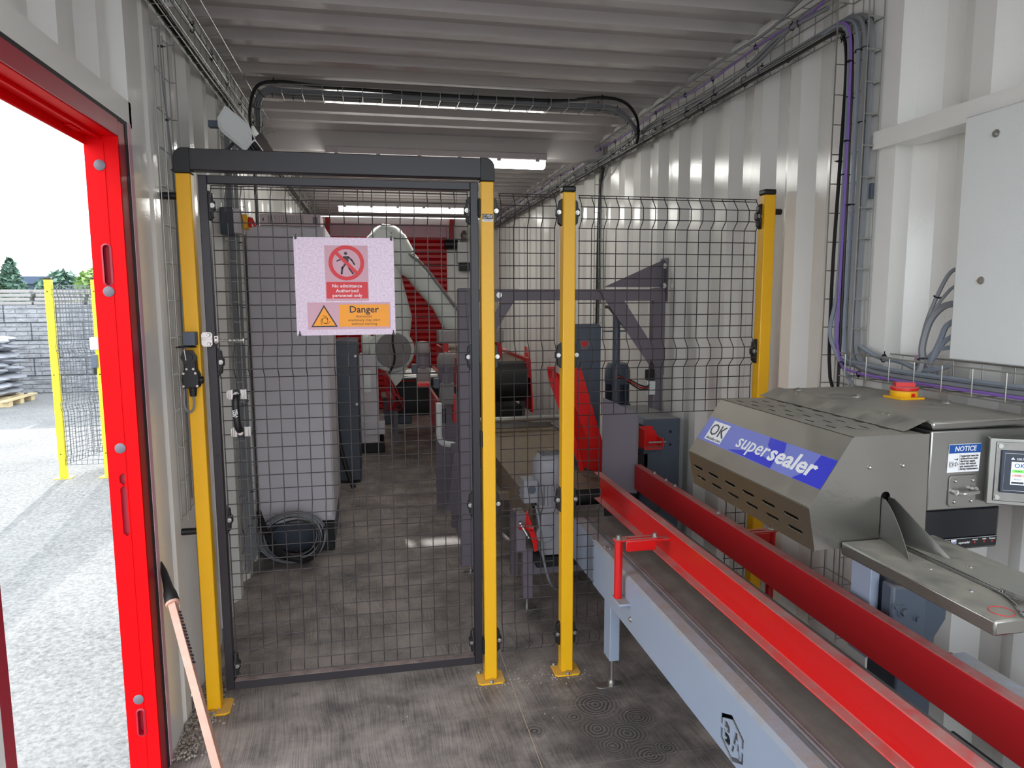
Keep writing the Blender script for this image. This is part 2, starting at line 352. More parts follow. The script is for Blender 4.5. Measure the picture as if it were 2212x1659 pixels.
def text_mb(body, size, o, ux, uy, align='CENTER', th=.0003, bold=0, shear=0, mb=None, sx=1, spacing=1, line=1):
    cu = bpy.data.curves.new('t', 'FONT'); cu.body = body; cu.size = size; cu.align_x = align; cu.align_y = 'CENTER'
    cu.extrude = th; cu.offset = bold*size; cu.shear = shear; cu.resolution_u = 2; cu.space_character = spacing; cu.space_line = line
    vs, fs = curve_geo(cu); vs = [Vector((p.x*sx, p.y, p.z)) for p in vs]
    mb = mb or MB(); mb.add(place(vs, o, ux, uy), fs); return mb
def plate_mb(outer, holes, th, o, ux, uy, mb=None):   # flat plate with real holes
    cu = bpy.data.curves.new('p', 'CURVE'); cu.dimensions = '2D'; cu.fill_mode = 'BOTH'; cu.extrude = th/2
    for poly in [outer]+holes:
        sp = cu.splines.new('POLY'); sp.points.add(len(poly)-1); sp.use_cyclic_u = True
        for i, p in enumerate(poly): sp.points[i].co = (p[0], p[1], 0, 1)
    vs, fs = curve_geo(cu); mb = mb or MB(); mb.add(place(vs, o, ux, uy), fs); return mb
def slot(cx, cy, w_, h_, n=5, ang=0):   # rounded slot outline
    pts = []; r = min(w_, h_)/2
    for sx_, sy_, a0 in ((1, 1, 0), (-1, 1, 90), (-1, -1, 180), (1, -1, 270)):
        for k in range(n+1):
            a = math.radians(a0+90*k/n); pts.append((sx_*(w_/2-r)+r*math.cos(a), sy_*(h_/2-r)+r*math.sin(a)))
    c, s_ = math.cos(ang), math.sin(ang)
    return [(cx+p[0]*c-p[1]*s_, cy+p[0]*s_+p[1]*c) for p in pts]
def smooth_path(pts, k=6):
    pts = [V3(p) for p in pts]; out = []
    for i in range(len(pts)-1):
        p0 = pts[max(i-1, 0)]; p1 = pts[i]; p2 = pts[i+1]; p3 = pts[min(i+2, len(pts)-1)]
        for j in range(k):
            t = j/k; out.append(.5*((2*p1)+(-p0+p2)*t+(2*p0-5*p1+4*p2-p3)*t*t+(-p0+3*p1-3*p2+p3)*t**3))
    out.append(pts[-1]); return out
def bolt(mb, p, d, r=.006, h=.005):
    p = V3(p); d = V3(d).normalized(); mb.cyl(p, p+d*h*.35, r*1.7, 12); mb.cyl(p+d*h*.35, p+d*h*1.6, r, 6); return mb

# ================================================================== SETTING
YE, YN, ZC = 10.0, -.30, 2.64      # end wall, ceiling height
def corr_profile(a, b, pitch=.278, depth=.036, ph=0, fr=((0, 0), (.259, 0), (.504, 1), (.755, 1))):
    k = math.floor((a-ph)/pitch)-1
    pts = []
    while True:
        base = ph+k*pitch
        if base > b+pitch: break
        for f, d in fr: pts.append((base+f*pitch, d*depth))
        k += 1
    def at(t):
        for i in range(len(pts)-1):
            if pts[i][0] <= t <= pts[i+1][0]:
                f = (t-pts[i][0])/(pts[i+1][0]-pts[i][0]); return pts[i][1]+(pts[i+1][1]-pts[i][1])*f
        return 0
    return [(a, at(a))]+[p for p in pts if a < p[0] < b]+[(b, at(b))]
def corr_wall(mb, x, sgn, ya, yb, z0, z1, **kw):
    pr = corr_profile(ya, yb, **kw)
    P = [(x+sgn*d, y) for y, d in pr]+[(x+sgn*(d+.004), y) for y, d in reversed(pr)]
    # build as strip with thickness
    n = len(pr); vs = []; F = []
    for y, d in pr:
        for z in (z0, z1): vs += [(x+sgn*d, y, z), (x+sgn*(d+.003), y, z)]
    for i in range(n-1):
        a, b = 4*i, 4*i+4
        F += [(a, b, b+2, a+2), (a+1, a+3, b+3, b+1), (a, a+1, b+1, b), (a+2, b+2, b+3, a+3)]
    F += [(0, 2, 3, 1), (4*n-4, 4*n-3, 4*n-1, 4*n-2)]
    return mb.add(vs, F)
fl = MB().box(-.73, 1.70, YN, YE, -.16, 0); struct(fl.build('floor', 'floor'))
wl = MB(); corr_wall(wl, -.70, -1, 2.55, YE, 0, ZC, ph=2.60); corr_wall(wl, -.735, -1, YN, 2.40, 2.14, ZC, ph=.06); corr_wall(wl, -.70, -1, YN, 1.30, 0, 2.06, ph=.1)
wl.box(-.78, -.70, YN, 2.42, 2.062, 2.138); wl.box(-.79, -.70, 2.40, 2.55, 0, 2.14); wl.box(-.79, -.712, 2.33, 2.41, 0, 2.14); wl.box(-.79, -.70, 2.40, 2.55, 2.14, ZC); wl.box(-.78, -.70, 1.30, 1.40, 0, 2.06)
struct(wl.build('wall_left', 'wall'))
wr = MB(); corr_wall(wr, 1.66, 1, 2.25, YE, 0, ZC, ph=2.30); corr_wall(wr, 1.68, 1, YN, 2.0, 0, ZC, ph=.05); wr.box(1.62, 1.70, 1.995, 2.26, 0, ZC)
wr.box(1.60, 1.69, YN, 2.075, 2.012, 2.068)
struct(wr.build('wall_right', 'wall'))
ce = MB(); pr = corr_profile(YN, YE, pitch=.2255, depth=.034, ph=2.87, fr=((0, 0), (.26, 0), (.40, 1), (.86, 1)))
n = len(pr); vs = []; F = []
for y, d in pr: vs += [(-.80, y, ZC+d), (1.76, y, ZC+d), (-.80, y, ZC+d+.003), (1.76, y, ZC+d+.003)]
for i in range(n-1):
    a, b = 4*i, 4*i+4; F += [(a, a+1, b+1, b), (a+2, b+2, b+3, a+3), (a, b, b+2, a+2), (a+1, a+3, b+3, b+1)]
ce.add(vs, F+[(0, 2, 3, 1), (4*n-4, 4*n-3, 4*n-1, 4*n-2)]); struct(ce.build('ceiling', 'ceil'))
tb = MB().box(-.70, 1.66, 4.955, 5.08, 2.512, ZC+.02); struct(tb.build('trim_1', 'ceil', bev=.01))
tb = MB().box(-.70, -.66, 2.9, YE, 2.60, ZC+.02); struct(tb.build('trim_2', 'wall'))
tb = MB().box(1.63, 1.70, 2.12, YE, 2.61, ZC+.02); struct(tb.build('trim_3', 'wall'))
bw = MB()
bw.box(-.76, -.52, YE, YE+.05, 0, ZC); bw.box(1.06, 1.72, YE, YE+.05, 0, ZC); bw.box(-.52, 1.06, YE, YE+.05, 2.34, ZC)
corr_b = bw; struct(bw.build('wall_back', 'wall'))
# red roller shutter in the end wall
t = thing('roller_shutter', 'red ribbed roller shutter closing the far end of the container', 'shutter', (.27, YE, 0))
mb = MB(); k = 0; z = 0
while z < 2.36:
    mb.prism([(YE-.02, z), (YE-.045, z+.02), (YE-.045, z+.06), (YE-.02, z+.08), (YE+.0, z+.08), (YE+.0, z)], 'x', -.52, 1.06); z += .08
mb.build('curtain', 'shutter', t)
MB().box(-.52, 1.06, YE-.10, YE-.005, 2.37, 2.55).build('shutter_box', 'pinkwhite', t, bev=.01)
MB().box(-.52, 1.06, YE-.07, YE-.04, 2.335, 2.372).build('bottom_lip', 'redframe', t)
mb = MB(); mb.box(-.56, -.50, YE-.12, YE-.02, 2.36, 2.62); mb.build('end_plate', 'shutter', t)
mb = MB(); mb.box(1.10, 1.16, YE-.12, YE-.02, 2.30, 2.62); mb.build('end_plate', 'shutter', t)
t = thing('shutter_motor', 'white boxed shutter motor with black drive beside the red shutter', 'motor', (1.28, YE-.1, 1.95))
MB().box(1.19, 1.45, YE-.22, YE-.03, 2.03, 2.31).build('housing', 'panelwhite', t, bev=.012)
MB().box(1.22, 1.40, YE-.2, YE-.05, 1.92, 2.03).build('drive', 'plastic', t, bev=.01)
mb = MB(); mb.lathe([(.05, 0), (.06, .02), (.04, .06), (.055, .1), (.03, .16), (0, .17)], (1.3, YE-.12, 2.31), Z); mb.build('regulator', 'zinc', t, smooth=True)
mb = MB(); mb.cyl((1.02, YE-.14, 2.28), (1.2, YE-.14, 2.28), .07); mb.build('gear_hub', 'plastic', t, smooth=True)

# door_1: red outside door frame in the left wall (opening y 1.44-2.28)
t = thing('door_1', 'bright red door frame opening onto the sunny yard', 'door', (-.76, 1.86, 0), kind='structure')
yj = 2.28
holes = [slot(-.05, 1.645, .018, .115), slot(-.048, .216, .018, .085), slot(-.05, 1.004, .020, .04, 1), slot(-.05, .905, .020, .16, 1)]
mb = plate_mb([(-.09, .0), (0, .0), (0, 2.01), (-.09, 2.01)], holes, .004, (-.70, yj, 0), X, Z)   # reveal of the far jamb
mb.box(-.704, -.70, yj, yj+.012, 0, 2.01)
mb.box(-.742, -.738, yj-.004, yj-.001, 0, 2.0)
mb.build('jamb', 'redframe', t)
mb = MB()
for cx, cz, w_, h_ in ((-.05, 1.645, .018, .115), (-.048, .216, .018, .085)):
    P = [(p[0]-.70, p[1]) for p in slot(cx, cz, w_+.010, h_+.010)]; Q = [(p[0]-.70, p[1]) for p in slot(cx, cz, w_, h_)]
    n = len(P); vs = [(p[0], yj-.004, p[1]) for p in P]+[(p[0], yj-.006, p[1]) for p in Q]+[(p[0], yj+.02, p[1]) for p in Q]
    F = [(i, (i+1) % n, (i+1) % n+n, i+n) for i in range(n)]+[(i+n, (i+1) % n+n, (i+1) % n+2*n, i+2*n) for i in range(n)]
    mb.add(vs, F)
mb.box(-.775, -.73, yj+.012, yj+.016, .80, 1.04); mb.box(-.776, -.72, yj+.022, yj+.026, .1, 1.75)
mb.build('keep', 'redpanel', t, label='recessed slots for the door bolts')
for z in (1.928, 1.568, 1.10, .294):
    MB().lathe([(.0155, 0), (.0155, .003), (.012, .005), (0, .0055)], (-.751, yj-.002, z), (0, -1, 0), 20).build('plug', 'grey2', t, smooth=True)
mb = MB(); mb.box(-.704, -.698, 1.44, yj+.001, 2.012, 2.058); mb.build('head_panel', 'redpanel', t)
mb = MB(); mb.box(-.79, -.704, 1.40, yj+.04, 2.010, 2.016); mb.box(-.748, -.742, 1.44, yj, 2.000, 2.010); mb.box(-.79, -.785, 1.40, yj, 1.985, 2.01)
for i in range(3): mb.box(-.782, -.765, yj-.10-i*.025, yj-.085-i*.025, 2.004, 2.010)
mb.build('head', 'redframe', t)
MB().box(-.704, -.701, yj+.012, yj+.066, 0, 2.058).build('jamb_side', 'redpanel', t)
mb = MB(); mb.box(-.703, -.699, 1.38, yj+.09, 2.058, 2.070); mb.box(-.703, -.699, yj+.066, yj+.088, 0, 2.058); mb.build('seal', 'rubber', t)
mb = MB(); mb.box(-.703, -.697, yj+.088, yj+.118, 0, 2.07); mb.build('trim_strip', 'pinkwhite', t)
mb = MB(); mb.box(-.79, -.70, 1.40, 1.44, 0, 2.06); mb.build('near_jamb', 'redpanel', t)
mb = MB(); mb.box(-.79, -.70, 1.40, yj+.04, -.01, .012); mb.build('threshold', 'zinc', t)

# ================================================================== OUTSIDE
g = MB().box(-60, 40, -30, 90, -.30, -.245); struct(g.build('ground', 'ground'))
bwl = MB().box(-26, -2.0, 15.0, 15.5, -.245, 1.45); struct(bwl.build('wall_yard', 'blockwall'))
# paving slab stacks on top of the block wall
first = None; grp = 'paving slabs stacked above the yard wall'
for c in range(6):
    for r in range(4):
        x = -8.6+c*.92; z = 1.45+r*.075
        if first is None:
            first = MB().box(x-.43, x+.43, 15.05, 15.45, z, z+.062).build('paving_slab', 'slab', bev=.006)
            tag(first, 'thin pale concrete slab in the flat stacks lying on the yard wall', 'slab', grp); fz = first.location.copy()
        else:
            o = first.copy(); COL.objects.link(o); o.location = (x+random.uniform(-.03, .03), 15.25, z)
# sack pile on a pallet
t = thing('pallet', 'pale wooden pallet under the pile of sacks by the yard wall', 'pallet', (-6.5, 13.6, -.245))
mb = MB()
for i in range(3): mb.box(-7.2, -6.0, 13.15+i*.4, 13.28+i*.4, -.245, -.15)
mb.build('bearers', 'woodp', t); mb = MB()
for i in range(6): mb.box(-7.2+i*.22, -7.08+i*.22, 13.05, 14.15, -.15, -.125)
mb.build('deck_boards', 'woodp', t)
def sack_mesh():
    mb = MB(); secs = []
    for i in range(9):
        u = -1+2*i/8; wdt = .27*(1-abs(u)**5*.55); h = .075*(1-abs(u)**3*.8)
        secs.append([Vector((u*.34, wdt*math.cos(a), .085+h*math.sin(a)*(1+.12*math.sin(3*a+i)))) for a in (2*math.pi*k/12 for k in range(12))])
    return mb.loft(secs)
s0 = sack_mesh().build('sack', 'bag', smooth=True); tag(s0, 'pale filled sack in the sagging pile on a pallet', 'sack', 'sacks piled on the pallet'); k = 0
for lay in range(8):
    for c in range(2):
        for d in range(2):
            o = s0 if k == 0 else s0.copy()
            if k: COL.objects.link(o)
            o.location = (-6.98+c*.56+random.uniform(-.05, .05), 13.33+d*.52, -.125+lay*.128); o.rotation_euler = (random.uniform(-.1, .1), random.uniform(-.12, .12), random.uniform(-.25, .25)); k += 1
# trees and building beyond the wall
def tree(name, label, x, y, z0, h, wd, m, conifer=False):
    t = thing(name, label, 'tree', (x, y, z0)); MB().cyl((x, y, z0), (x, y, z0+h*.7), .12*wd/2, 8, .04).build('trunk', 'bark', t)
    mb = MB(); N_ = 900
    for i in range(N_):
        u = random.random()
        if conifer: zz = z0+h*(.15+.85*u); rr = wd*(1-u)*.5*(.6+.4*random.random())+.05
        else:
            zz = z0+h*(.35+.65*u); rr = wd*.5*math.sqrt(max(.02, 1-(2*u-1)**2))*(.6+.4*random.random())
        a = random.uniform(0, 6.283); c = Vector((x+rr*math.cos(a), y+rr*math.sin(a), zz+random.uniform(-.1, .1))); s_ = random.uniform(.12, .26)
        d1 = Vector((random.uniform(-1, 1), random.uniform(-1, 1), random.uniform(-.6, .6))).normalized(); d2 = d1.cross(Vector((random.uniform(-1, 1), random.uniform(-1, 1), 1))).normalized()
        mb.add([c-d1*s_, c+d2*s_*.5, c+d1*s_, c-d2*s_*.5], [(0, 1, 2, 3)])
    mb.build('foliage', m, t, weld=False)
tree('leafy_tree', 'bright green bushy tree low over the yard wall at far left', -19.5, 36, -.2, 3.2, 3.4, 'leaf')
tree('leafy_tree', 'yellow-green shrub-like tree between the bushy tree and the conifer', -17.2, 36, -.2, 2.9, 2.6, 'leaf')
tree('conifer_tree', 'dark pointed conifer standing above the yard wall', -15.9, 36, -.2, 3.55, 2.6, 'leafdark', True)
tree('leafy_tree', 'light green treetop showing over the outdoor mesh fence', -12.1, 36, -.2, 3.2, 2.4, 'leaf')
tree('leafy_tree', 'thin dark green tree right behind the conifer', -14.6, 38, -.2, 3.0, 2.4, 'leafdark')
t = thing('building', 'low dark-roofed shed on the skyline behind the outdoor fence', 'building', (-14, 48, -.2))
MB().box(-21.5, -12, 48, 54, -.2, 2.5).build('wall', 'bldg', t); MB().box(-22, -11.8, 47.7, 54.3, 2.5, 2.95).build('roof', 'bldg', t)

# ================================================================== GUARD FENCE
FOLDS = (1.87, 1.32, .735, .165)
def rows_between(z0, z1):
    """horizontal wires: (z, bulge)"""
    out = []; z = z0
    marks = []
    for f in FOLDS: marks += [(f+.058, 0), (f+.02, 1), (f-.025, 1), (f-.058, 0)]
    lim = sorted(m[0] for m in marks)
    bands = [(f-.058, f+.058) for f in FOLDS]
    rows = [m for m in marks if z0-.001 <= m[0] <= z1+.001]
    edges = [z0]+sum([[b[0], b[1]] for b in sorted(bands)], [])+[z1]
    sb = sorted(bands); cur = z0
    for a, b in sb+[(z1, z1)]:
        if a > cur:
            aa = min(a, z1); n = max(1, round((aa-cur)/.0495))
            for i in range(n+1): rows.append((cur+(aa-cur)*i/n, 0))
        cur = max(cur, b)
        if cur >= z1: break
    rows = sorted(set((round(r[0], 4), r[1]) for r in rows if z0-.001 <= r[0] <= z1+.001)); res = []
    for r in rows:
        if res and abs(res[-1][0]-r[0]) < .008: continue
        res.append(r)
    return res
def mesh_mb(A, B, z0, z1, zoff=0, r=.0019, pitch=.05, bul=.034, mb=None, side=None, x_clip=None):
    """welded mesh panel in the vertical plane through A,B (xy); bulges towards `side`"""
    A = Vector((A[0], A[1], 0)); B = Vector((B[0], B[1], 0)); d = (B-A); Ln = d.length; d.normalize()
    nrm = V3(side) if side else Vector((0, -1, 0)); rows = rows_between(z0, z1); mb = mb or MB(); n = max(1, round(Ln/pitch))
    for i in range(n+1):
        p = A+d*(Ln*i/n); mb.tube([p+nrm*(bul*b+r)+Z*(z+zoff) for z, b in rows], r, 5)
    for z, b in rows:
        mb.tube([A+nrm*(bul*b-r*.4)+Z*(z+zoff)-d*.004, B+nrm*(bul*b-r*.4)+Z*(z+zoff)+d*.004], r, 5)
    return mb
def post(t, x0, y0, w_=.05, h=1.975, z0=0, m='yellow', cap=True, plate=(.11, .10), pm=None):
    mb = MB().box(x0, x0+w_, y0, y0+w_, z0+.008, z0+h); mb.build('tube', m, t, bev=.004)
    if cap: MB().box(x0-.001, x0+w_+.001, y0-.001, y0+w_+.001, z0+h-.0, z0+h+.022).build('cap', 'plastic', t, bev=.006)
    cx = x0+w_/2; cy = y0+w_/2; a, b = plate[0]/2, plate[1]/2; c = .012
    P = [(-a+c, -b), (a-c, -b), (a, -b+c), (a, b-c), (a-c, b), (-a+c, b), (-a, b-c), (-a, -b+c)]
    bp = MB().prism([(cx+p[0], cy+p[1]) for p in P], 'z', z0, z0+.008).build('base_plate', m, t, bev=.002)
    for sx_, sy_ in ((0, -1), (-1, 1)): bolt(MB(), (cx+sx_*a*.72, cy+sy_*b*.8, z0+.008), Z, .008, .006).build('anchor_bolt', 'zinc', t)
    return t
def clip(t, x, y, z, s):   # black clamp holding the mesh, s = side (+1 right of post)
    mb = MB(); P = [(-.052, 0), (-.04, s*.014), (-.016, s*.016), (-.012, s*.022), (.012, s*.022), (.016, s*.016), (.04, s*.014), (.052, 0), (.045, -s*.002), (-.045, -s*.002)]
    mb.add([(x+p[1], y-.002, z+p[0]) for p in P]+[(x+p[1], y+.022, z+p[0]) for p in P], [tuple(range(10)), tuple(range(19, 9, -1))]+[(i, i+10, (i+1) % 10+10, (i+1) % 10) for i in range(10)])
    c = mb.build('mesh_clip', 'plastic', t, bev=.002)
    mb = MB(); bolt(mb, (x+s*.012, y-.003, z), (0, -1, 0), .005, .006); mb.build('clip_bolt', 'zinc', c)
yf = 2.66
# left gate post
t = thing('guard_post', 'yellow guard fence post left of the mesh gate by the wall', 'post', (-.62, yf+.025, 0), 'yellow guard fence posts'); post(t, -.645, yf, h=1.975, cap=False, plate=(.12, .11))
for z in (1.90, .70):
    MB().cyl((-.70, yf+.025, z), (-.645, yf+.025, z), .0125, 14).build('wall_stay', 'plastic', t, smooth=True)
# post right of gate
t = thing('guard_post', 'yellow guard fence post on the hinge side of the gate, with small maker sticker', 'post', (.438, yf+.025, 0), 'yellow guard fence posts'); post(t, .413, yf, h=1.975, cap=False)
for z in FOLDS[:-1]+(.165,): clip(t, .463, yf+.02, z, 1)
st = MB().box(.4185, .458, yf-.0006, yf, 1.828, 1.856).build('sticker', 'white', t)
st.data.materials[0] = M['white']
mb = MB().box(.4185, .458, yf-.0010, yf-.0005, 1.838, 1.856); mb.build('sticker_band', 'ink', st)
mb = MB(); mb.tube([(.4275+.0065*math.cos(a), yf-.0013, 1.847+.0065*math.sin(a)) for a in (2*math.pi*k/16 for k in range(16))], .0009, 4, closed=True)
mb.box(.4268, .4282, yf-.0014, yf-.001, 1.842, 1.852)
text_mb('MELA\nSAFE', .0085, (.4465, yf-.0012, 1.8475), X, Z, mb=mb, bold=.02, line=.8); mb.build('sticker_mark', 'white', st)
mb = text_mb('TECH.FENCE', .005, (.438, yf-.0008, 1.8335), X, Z); mb.build('sticker_text', 'ink', st)
# third post
t = thing('guard_post', 'yellow free-standing guard post with black cap in the middle of the fence', 'post', (.756, yf+.025, 0), 'yellow guard fence posts'); post(t, .731, yf, h=1.945)
for z in FOLDS: clip(t, .731, yf+.02, z, -1); clip(t, .781, yf+.02, z, 1)
# right post
t = thing('guard_post', 'yellow guard post at the right-hand wall with black cap', 'post', (1.60, yf+.025, 0), 'yellow guard fence posts'); post(t, 1.573, yf, h=1.955)
for z in FOLDS[:3]: clip(t, 1.573, yf+.02, z, -1)
MB().cyl((1.623, yf+.025, 1.89), (1.66, yf+.025, 1.89), .012, 14).build('wall_stay', 'plastic', t, smooth=True)
# header over the gate
t = thing('gate_header', 'black beam with rounded ends bridging the two gate posts', 'beam', (-.09, yf+.025, 1.975))
MB().box(-.60, .418, yf-.002, yf+.052, 1.985, 2.058).build('bar', 'black', t, bev=.003)
for s_, x0 in ((-1, -.648), (1, .466)):
    P = [(x0, 1.976), (x0-s_*.054, 1.976), (x0-s_*.054, 2.060)]
    for k in range(7):
        a = math.pi/2*(k/6); P.append((x0-s_*(.034-.034*math.sin(a)), 2.026+.034*math.cos(a)))
    MB().prism(P, 'y', yf-.004, yf+.054).build('corner_cap', 'plastic', t, bev=.002)
# mesh gate
t = thing('mesh_gate', 'closed black-framed wire mesh gate with a white safety sign', 'gate', (-.08, yf+.02, .07))
gx0, gx1, gy = -.575, .405, yf+.012
mb = MB(); mb.box(gx0, gx0+.030, gy, gy+.03, .075, 1.972); mb.build('stile', 'black', t, bev=.002)
mb = MB(); mb.box(gx1-.030, gx1, gy, gy+.03, .075, 1.972); mb.build('stile', 'black', t, bev=.002)
MB().box(gx0+.03, gx1-.03, gy, gy+.03, 1.944, 1.972).build('top_rail', 'black', t, bev=.002)
MB().box(gx0+.03, gx1-.03, gy, gy+.03, .075, .108).build('bottom_rail', 'blackdusty', t, bev=.002)
gm = mesh_mb((-.535, gy+.012), (.365, gy+.012), .115, 1.938); gmesh = gm.build('wire_mesh', 'wire', t, weld=False)
for z in FOLDS: clip(t, gx0+.03, gy+.01, z, 1); clip(t, gx1-.03, gy+.01, z, -1)
for z in (1.88, 1.0, .15):
    mb = MB(); mb.box(gx1-.002, .416, gy+.004, gy+.02, z-.035, z+.035); mb.cyl((.409, gy-.004, z-.03), (.409, gy-.004, z+.03), .007, 10); mb.build('hinge', 'plastic', t)
mb = MB(); mb.cyl((-.56, gy-.001, .98), (-.56, gy-.004, .98), .006, 12); mb.build('plug', 'plastic', t)
# sliding latch
lt = MB(); P = slot(0, 0, .052, .052, 4)
zl = 1.404
mb = MB().prism([(-.588, zl-.018), (-.582, zl-.026), (-.556, zl-.026), (-.550, zl-.018), (-.550, zl+.018), (-.556, zl+.026), (-.582, zl+.026), (-.588, zl+.018)], 'y', gy-.024, gy); mb.box(-.586, -.552, gy-.026, gy-.0235, zl-.002, zl+.006); mb.box(-.545, -.530, gy-.026, gy-.006, zl-.012, zl+.012)
mb.cyl((-.542, gy-.014, zl-.004), (-.534, gy-.014, zl-.004), .017, 16)
for z in (-.016, .016): mb.cyl((-.562, gy-.029, zl+z), (-.562, gy-.031, zl+z), .006, 8)
ltc = mb.build('latch', 'zinc', t, bev=.001, label='bare metal latch with spring bolt')
mb = MB(); p_ = []
for i in range(90): a = i*.75; p_.append((-.527+i*.0009, gy-.016+.0055*math.cos(a), zl-.005+.0055*math.sin(a)))
mb.tube(p_, .0013, 5); mb.cyl((-.53, gy-.016, zl-.005), (-.448, gy-.016, zl-.005), .0035, 8); mb.cyl((-.448, gy-.016, zl-.005), (-.444, gy-.016, zl-.005), .016, 16); mb.build('spring_bolt', 'zinc', ltc, smooth=True)
# pull handle
mb = MB(); xh = -.482
mb.tube(smooth_path([(xh+.002, gy-.004, 1.205), (xh, gy-.022, 1.192), (xh-.001, gy-.030, 1.17), (xh, gy-.031, 1.13), (xh+.002, gy-.030, 1.095), (xh+.005, gy-.022, 1.078), (xh+.008, gy-.004, 1.066)], 4), .0125, 10)
hd = mb.build('handle', 'plastic', t, smooth=True)
for z, dx in ((1.203, 0), (1.066, .008)):
    mb = MB(); mb.box(xh+dx-.030, xh+dx+.034, gy-.006, gy-.003, z-.018, z+.018)
    for s_ in (-1, 1): mb.box(xh+dx+s_*.024-.002, xh+dx+s_*.024+.002, gy-.012, gy-.004, z-.018, z+.018); mb.box(xh+dx+s_*.032-.0025, xh+dx+s_*.032+.0025, gy-.010, gy-.002, z-.014, z+.014)
    bk = mb.build('handle_bracket', 'zinc', hd, bev=.001)
    mb = MB(); mb.box(xh+dx-.012, xh+dx+.012, gy-.018, gy-.004, z-.018, z+.018); mb.build('handle_foot', 'plastic', hd, bev=.003)
    mb = MB(); bolt(mb, (xh+dx, gy-.0185, z), (0, -1, 0), .006, .004); mb.build('handle_screw', 'zinc', hd)
mb = text_mb('MELA\nSAFE', .012, (xh-.002, gy-.0475, 1.14), (0, 0, -1), X, bold=.01, line=.8, th=.0008); mb.build('handle_mark', 'white', hd)
# safety sign hung on the gate
sy = gy-.030; X0, X1, Z0, Z1 = -.262, .088, 1.413, 1.762
sg = thing('warning_sign', 'square bare metal plate with red no admittance and amber danger stickers', 'sign', (-.09, sy, 1.41))
MB().box(X0, X1, sy, sy+.0015, Z0, Z1).build('plate', 'galvsheet', sg)
for x_, z_ in ((X0+.008, Z1-.002), (X1-.008, Z1-.004), (X0+.010, Z0+.004), (X1-.008, Z0+.004)):
    mb = MB(); mb.box(x_-.002, x_+.002, sy-.003, sy+.034, z_-.006, z_+.012); mb.box(x_-.004, x_+.004, sy-.006, sy-.001, z_-.004, z_+.002)
    mb.build('cable_tie', 'plastic', sg)
def sgx(px): return X0+(px-95)/(1560-95)*(X1-X0)
SW = X1-X0
s1 = MB().box(-.157, -.005, sy-.0006, sy, 1.536, 1.734).build('sticker', 'pinkwhite', sg)
cx, cz = -.081, 1.672
mb = MB(); R1, R2 = .0625, .0490; nn = 48; vs = []; F = []
for k in range(nn):
    a = 2*math.pi*k/nn
    for rr in (R1, R2): vs.append((cx+rr*math.cos(a), sy-.0012, cz+rr*math.sin(a)))
for k in range(nn): a_ = 2*k; b_ = 2*((k+1) % nn); F.append((a_, b_, b_+1, a_+1))
mb.add(vs, F); d_ = math.radians(-45); c_, s_ = math.cos(d_), math.sin(d_)
mb.add([(cx+u*c_-v*s_, sy-.0016, cz+u*s_+v*c_) for u, v in ((-.052, -.006), (.052, -.006), (.052, .006), (-.052, .006))], [(0, 1, 2, 3)])
P = slot(-.081, 1.574, .142, .062, 2); P = [(p[0], p[1]) for p in [(-.152, 1.545), (-.010, 1.545), (-.008, 1.547), (-.008, 1.602), (-.010, 1.604), (-.152, 1.604), (-.154, 1.602), (-.154, 1.547)]]
mb.prism(P, 'y', sy-.0012, sy-.0007); mb.build('red_print', 'signred', s1)
mb = MB(); mb.cyl((cx-.002, sy-.0009, cz+.034), (cx-.002, sy-.0012, cz+.034), .0056, 16)
def limb(pts, wd):
    for a, b in zip(pts, pts[1:]): mb.obox((cx+a[0], sy-.00105, cz+a[1]), (cx+b[0], sy-.00105, cz+b[1]), .0003, wd, upv=Vector((-(b[1]-a[1]), 0, b[0]-a[0]))); mb.cyl((cx+b[0], sy-.0009, cz+b[1]), (cx+b[0], sy-.0012, cz+b[1]), wd/2, 10)
mb.prism([(cx-.010, cz+.024), (cx+.008, cz+.024), (cx+.007, cz-.004), (cx-.007, cz-.004)], 'y', sy-.0012, sy-.0009)
limb([(-.008, .022), (-.018, .013), (-.033, .007)], .0045); limb([(.006, .022), (.019, .010), (.028, -.005)], .0055)
limb([(-.004, -.004), (-.015, -.018), (-.018, -.038)], .0065); limb([(.004, -.004), (.010, -.020), (.022, -.038)], .006)
mb.build('walking_figure', 'ink', s1)
mb = text_mb('No admittance\nAuthorised\npersonnel only', .0168, (-.081, sy-.0014, 1.5725), X, Z, bold=.012, line=1.02, spacing=1.04); mb.build('red_sticker_text', 'white', s1)
s2 = MB().box(-.223, .071, sy-.0006, sy, 1.434, 1.531).build('sticker', 'pinkwhite', sg)
mb = MB().box(-.112, .066, sy-.0011, sy-.0006, 1.443, 1.523); mb.build('amber_print', 'orange', s2)
def tri(cx, cz, w_, h_): return [(cx-w_/2, cz), (cx+w_/2, cz), (cx, cz+h_)]
mb = MB().prism(tri(-.165, 1.4425, .094, .080), 'y', sy-.0010, sy-.0006); mb.build('triangle_border', 'ink', s2)
mb = MB().prism(tri(-.165, 1.4475, .078, .066), 'y', sy-.0014, sy-.0010); mb.build('triangle_fill', 'orange', s2)
mb = MB(); tx, tz = -.163, 1.466
mb.tube([(tx+.010*math.cos(a), sy-.0016, tz+.010*math.sin(a)) for a in (2*math.pi*k/20 for k in range(20))], .0008, 4, closed=True)
for k in range(3):
    a0 = k*2.094+.3; mb.tube([(tx+(.010+.008*j/10)*math.cos(a0+j*.17), sy-.0016, tz+(.010+.008*j/10)*math.sin(a0+j*.17)) for j in range(11)], .0008, 4)
mb.build('rotating_symbol', 'ink', s2)
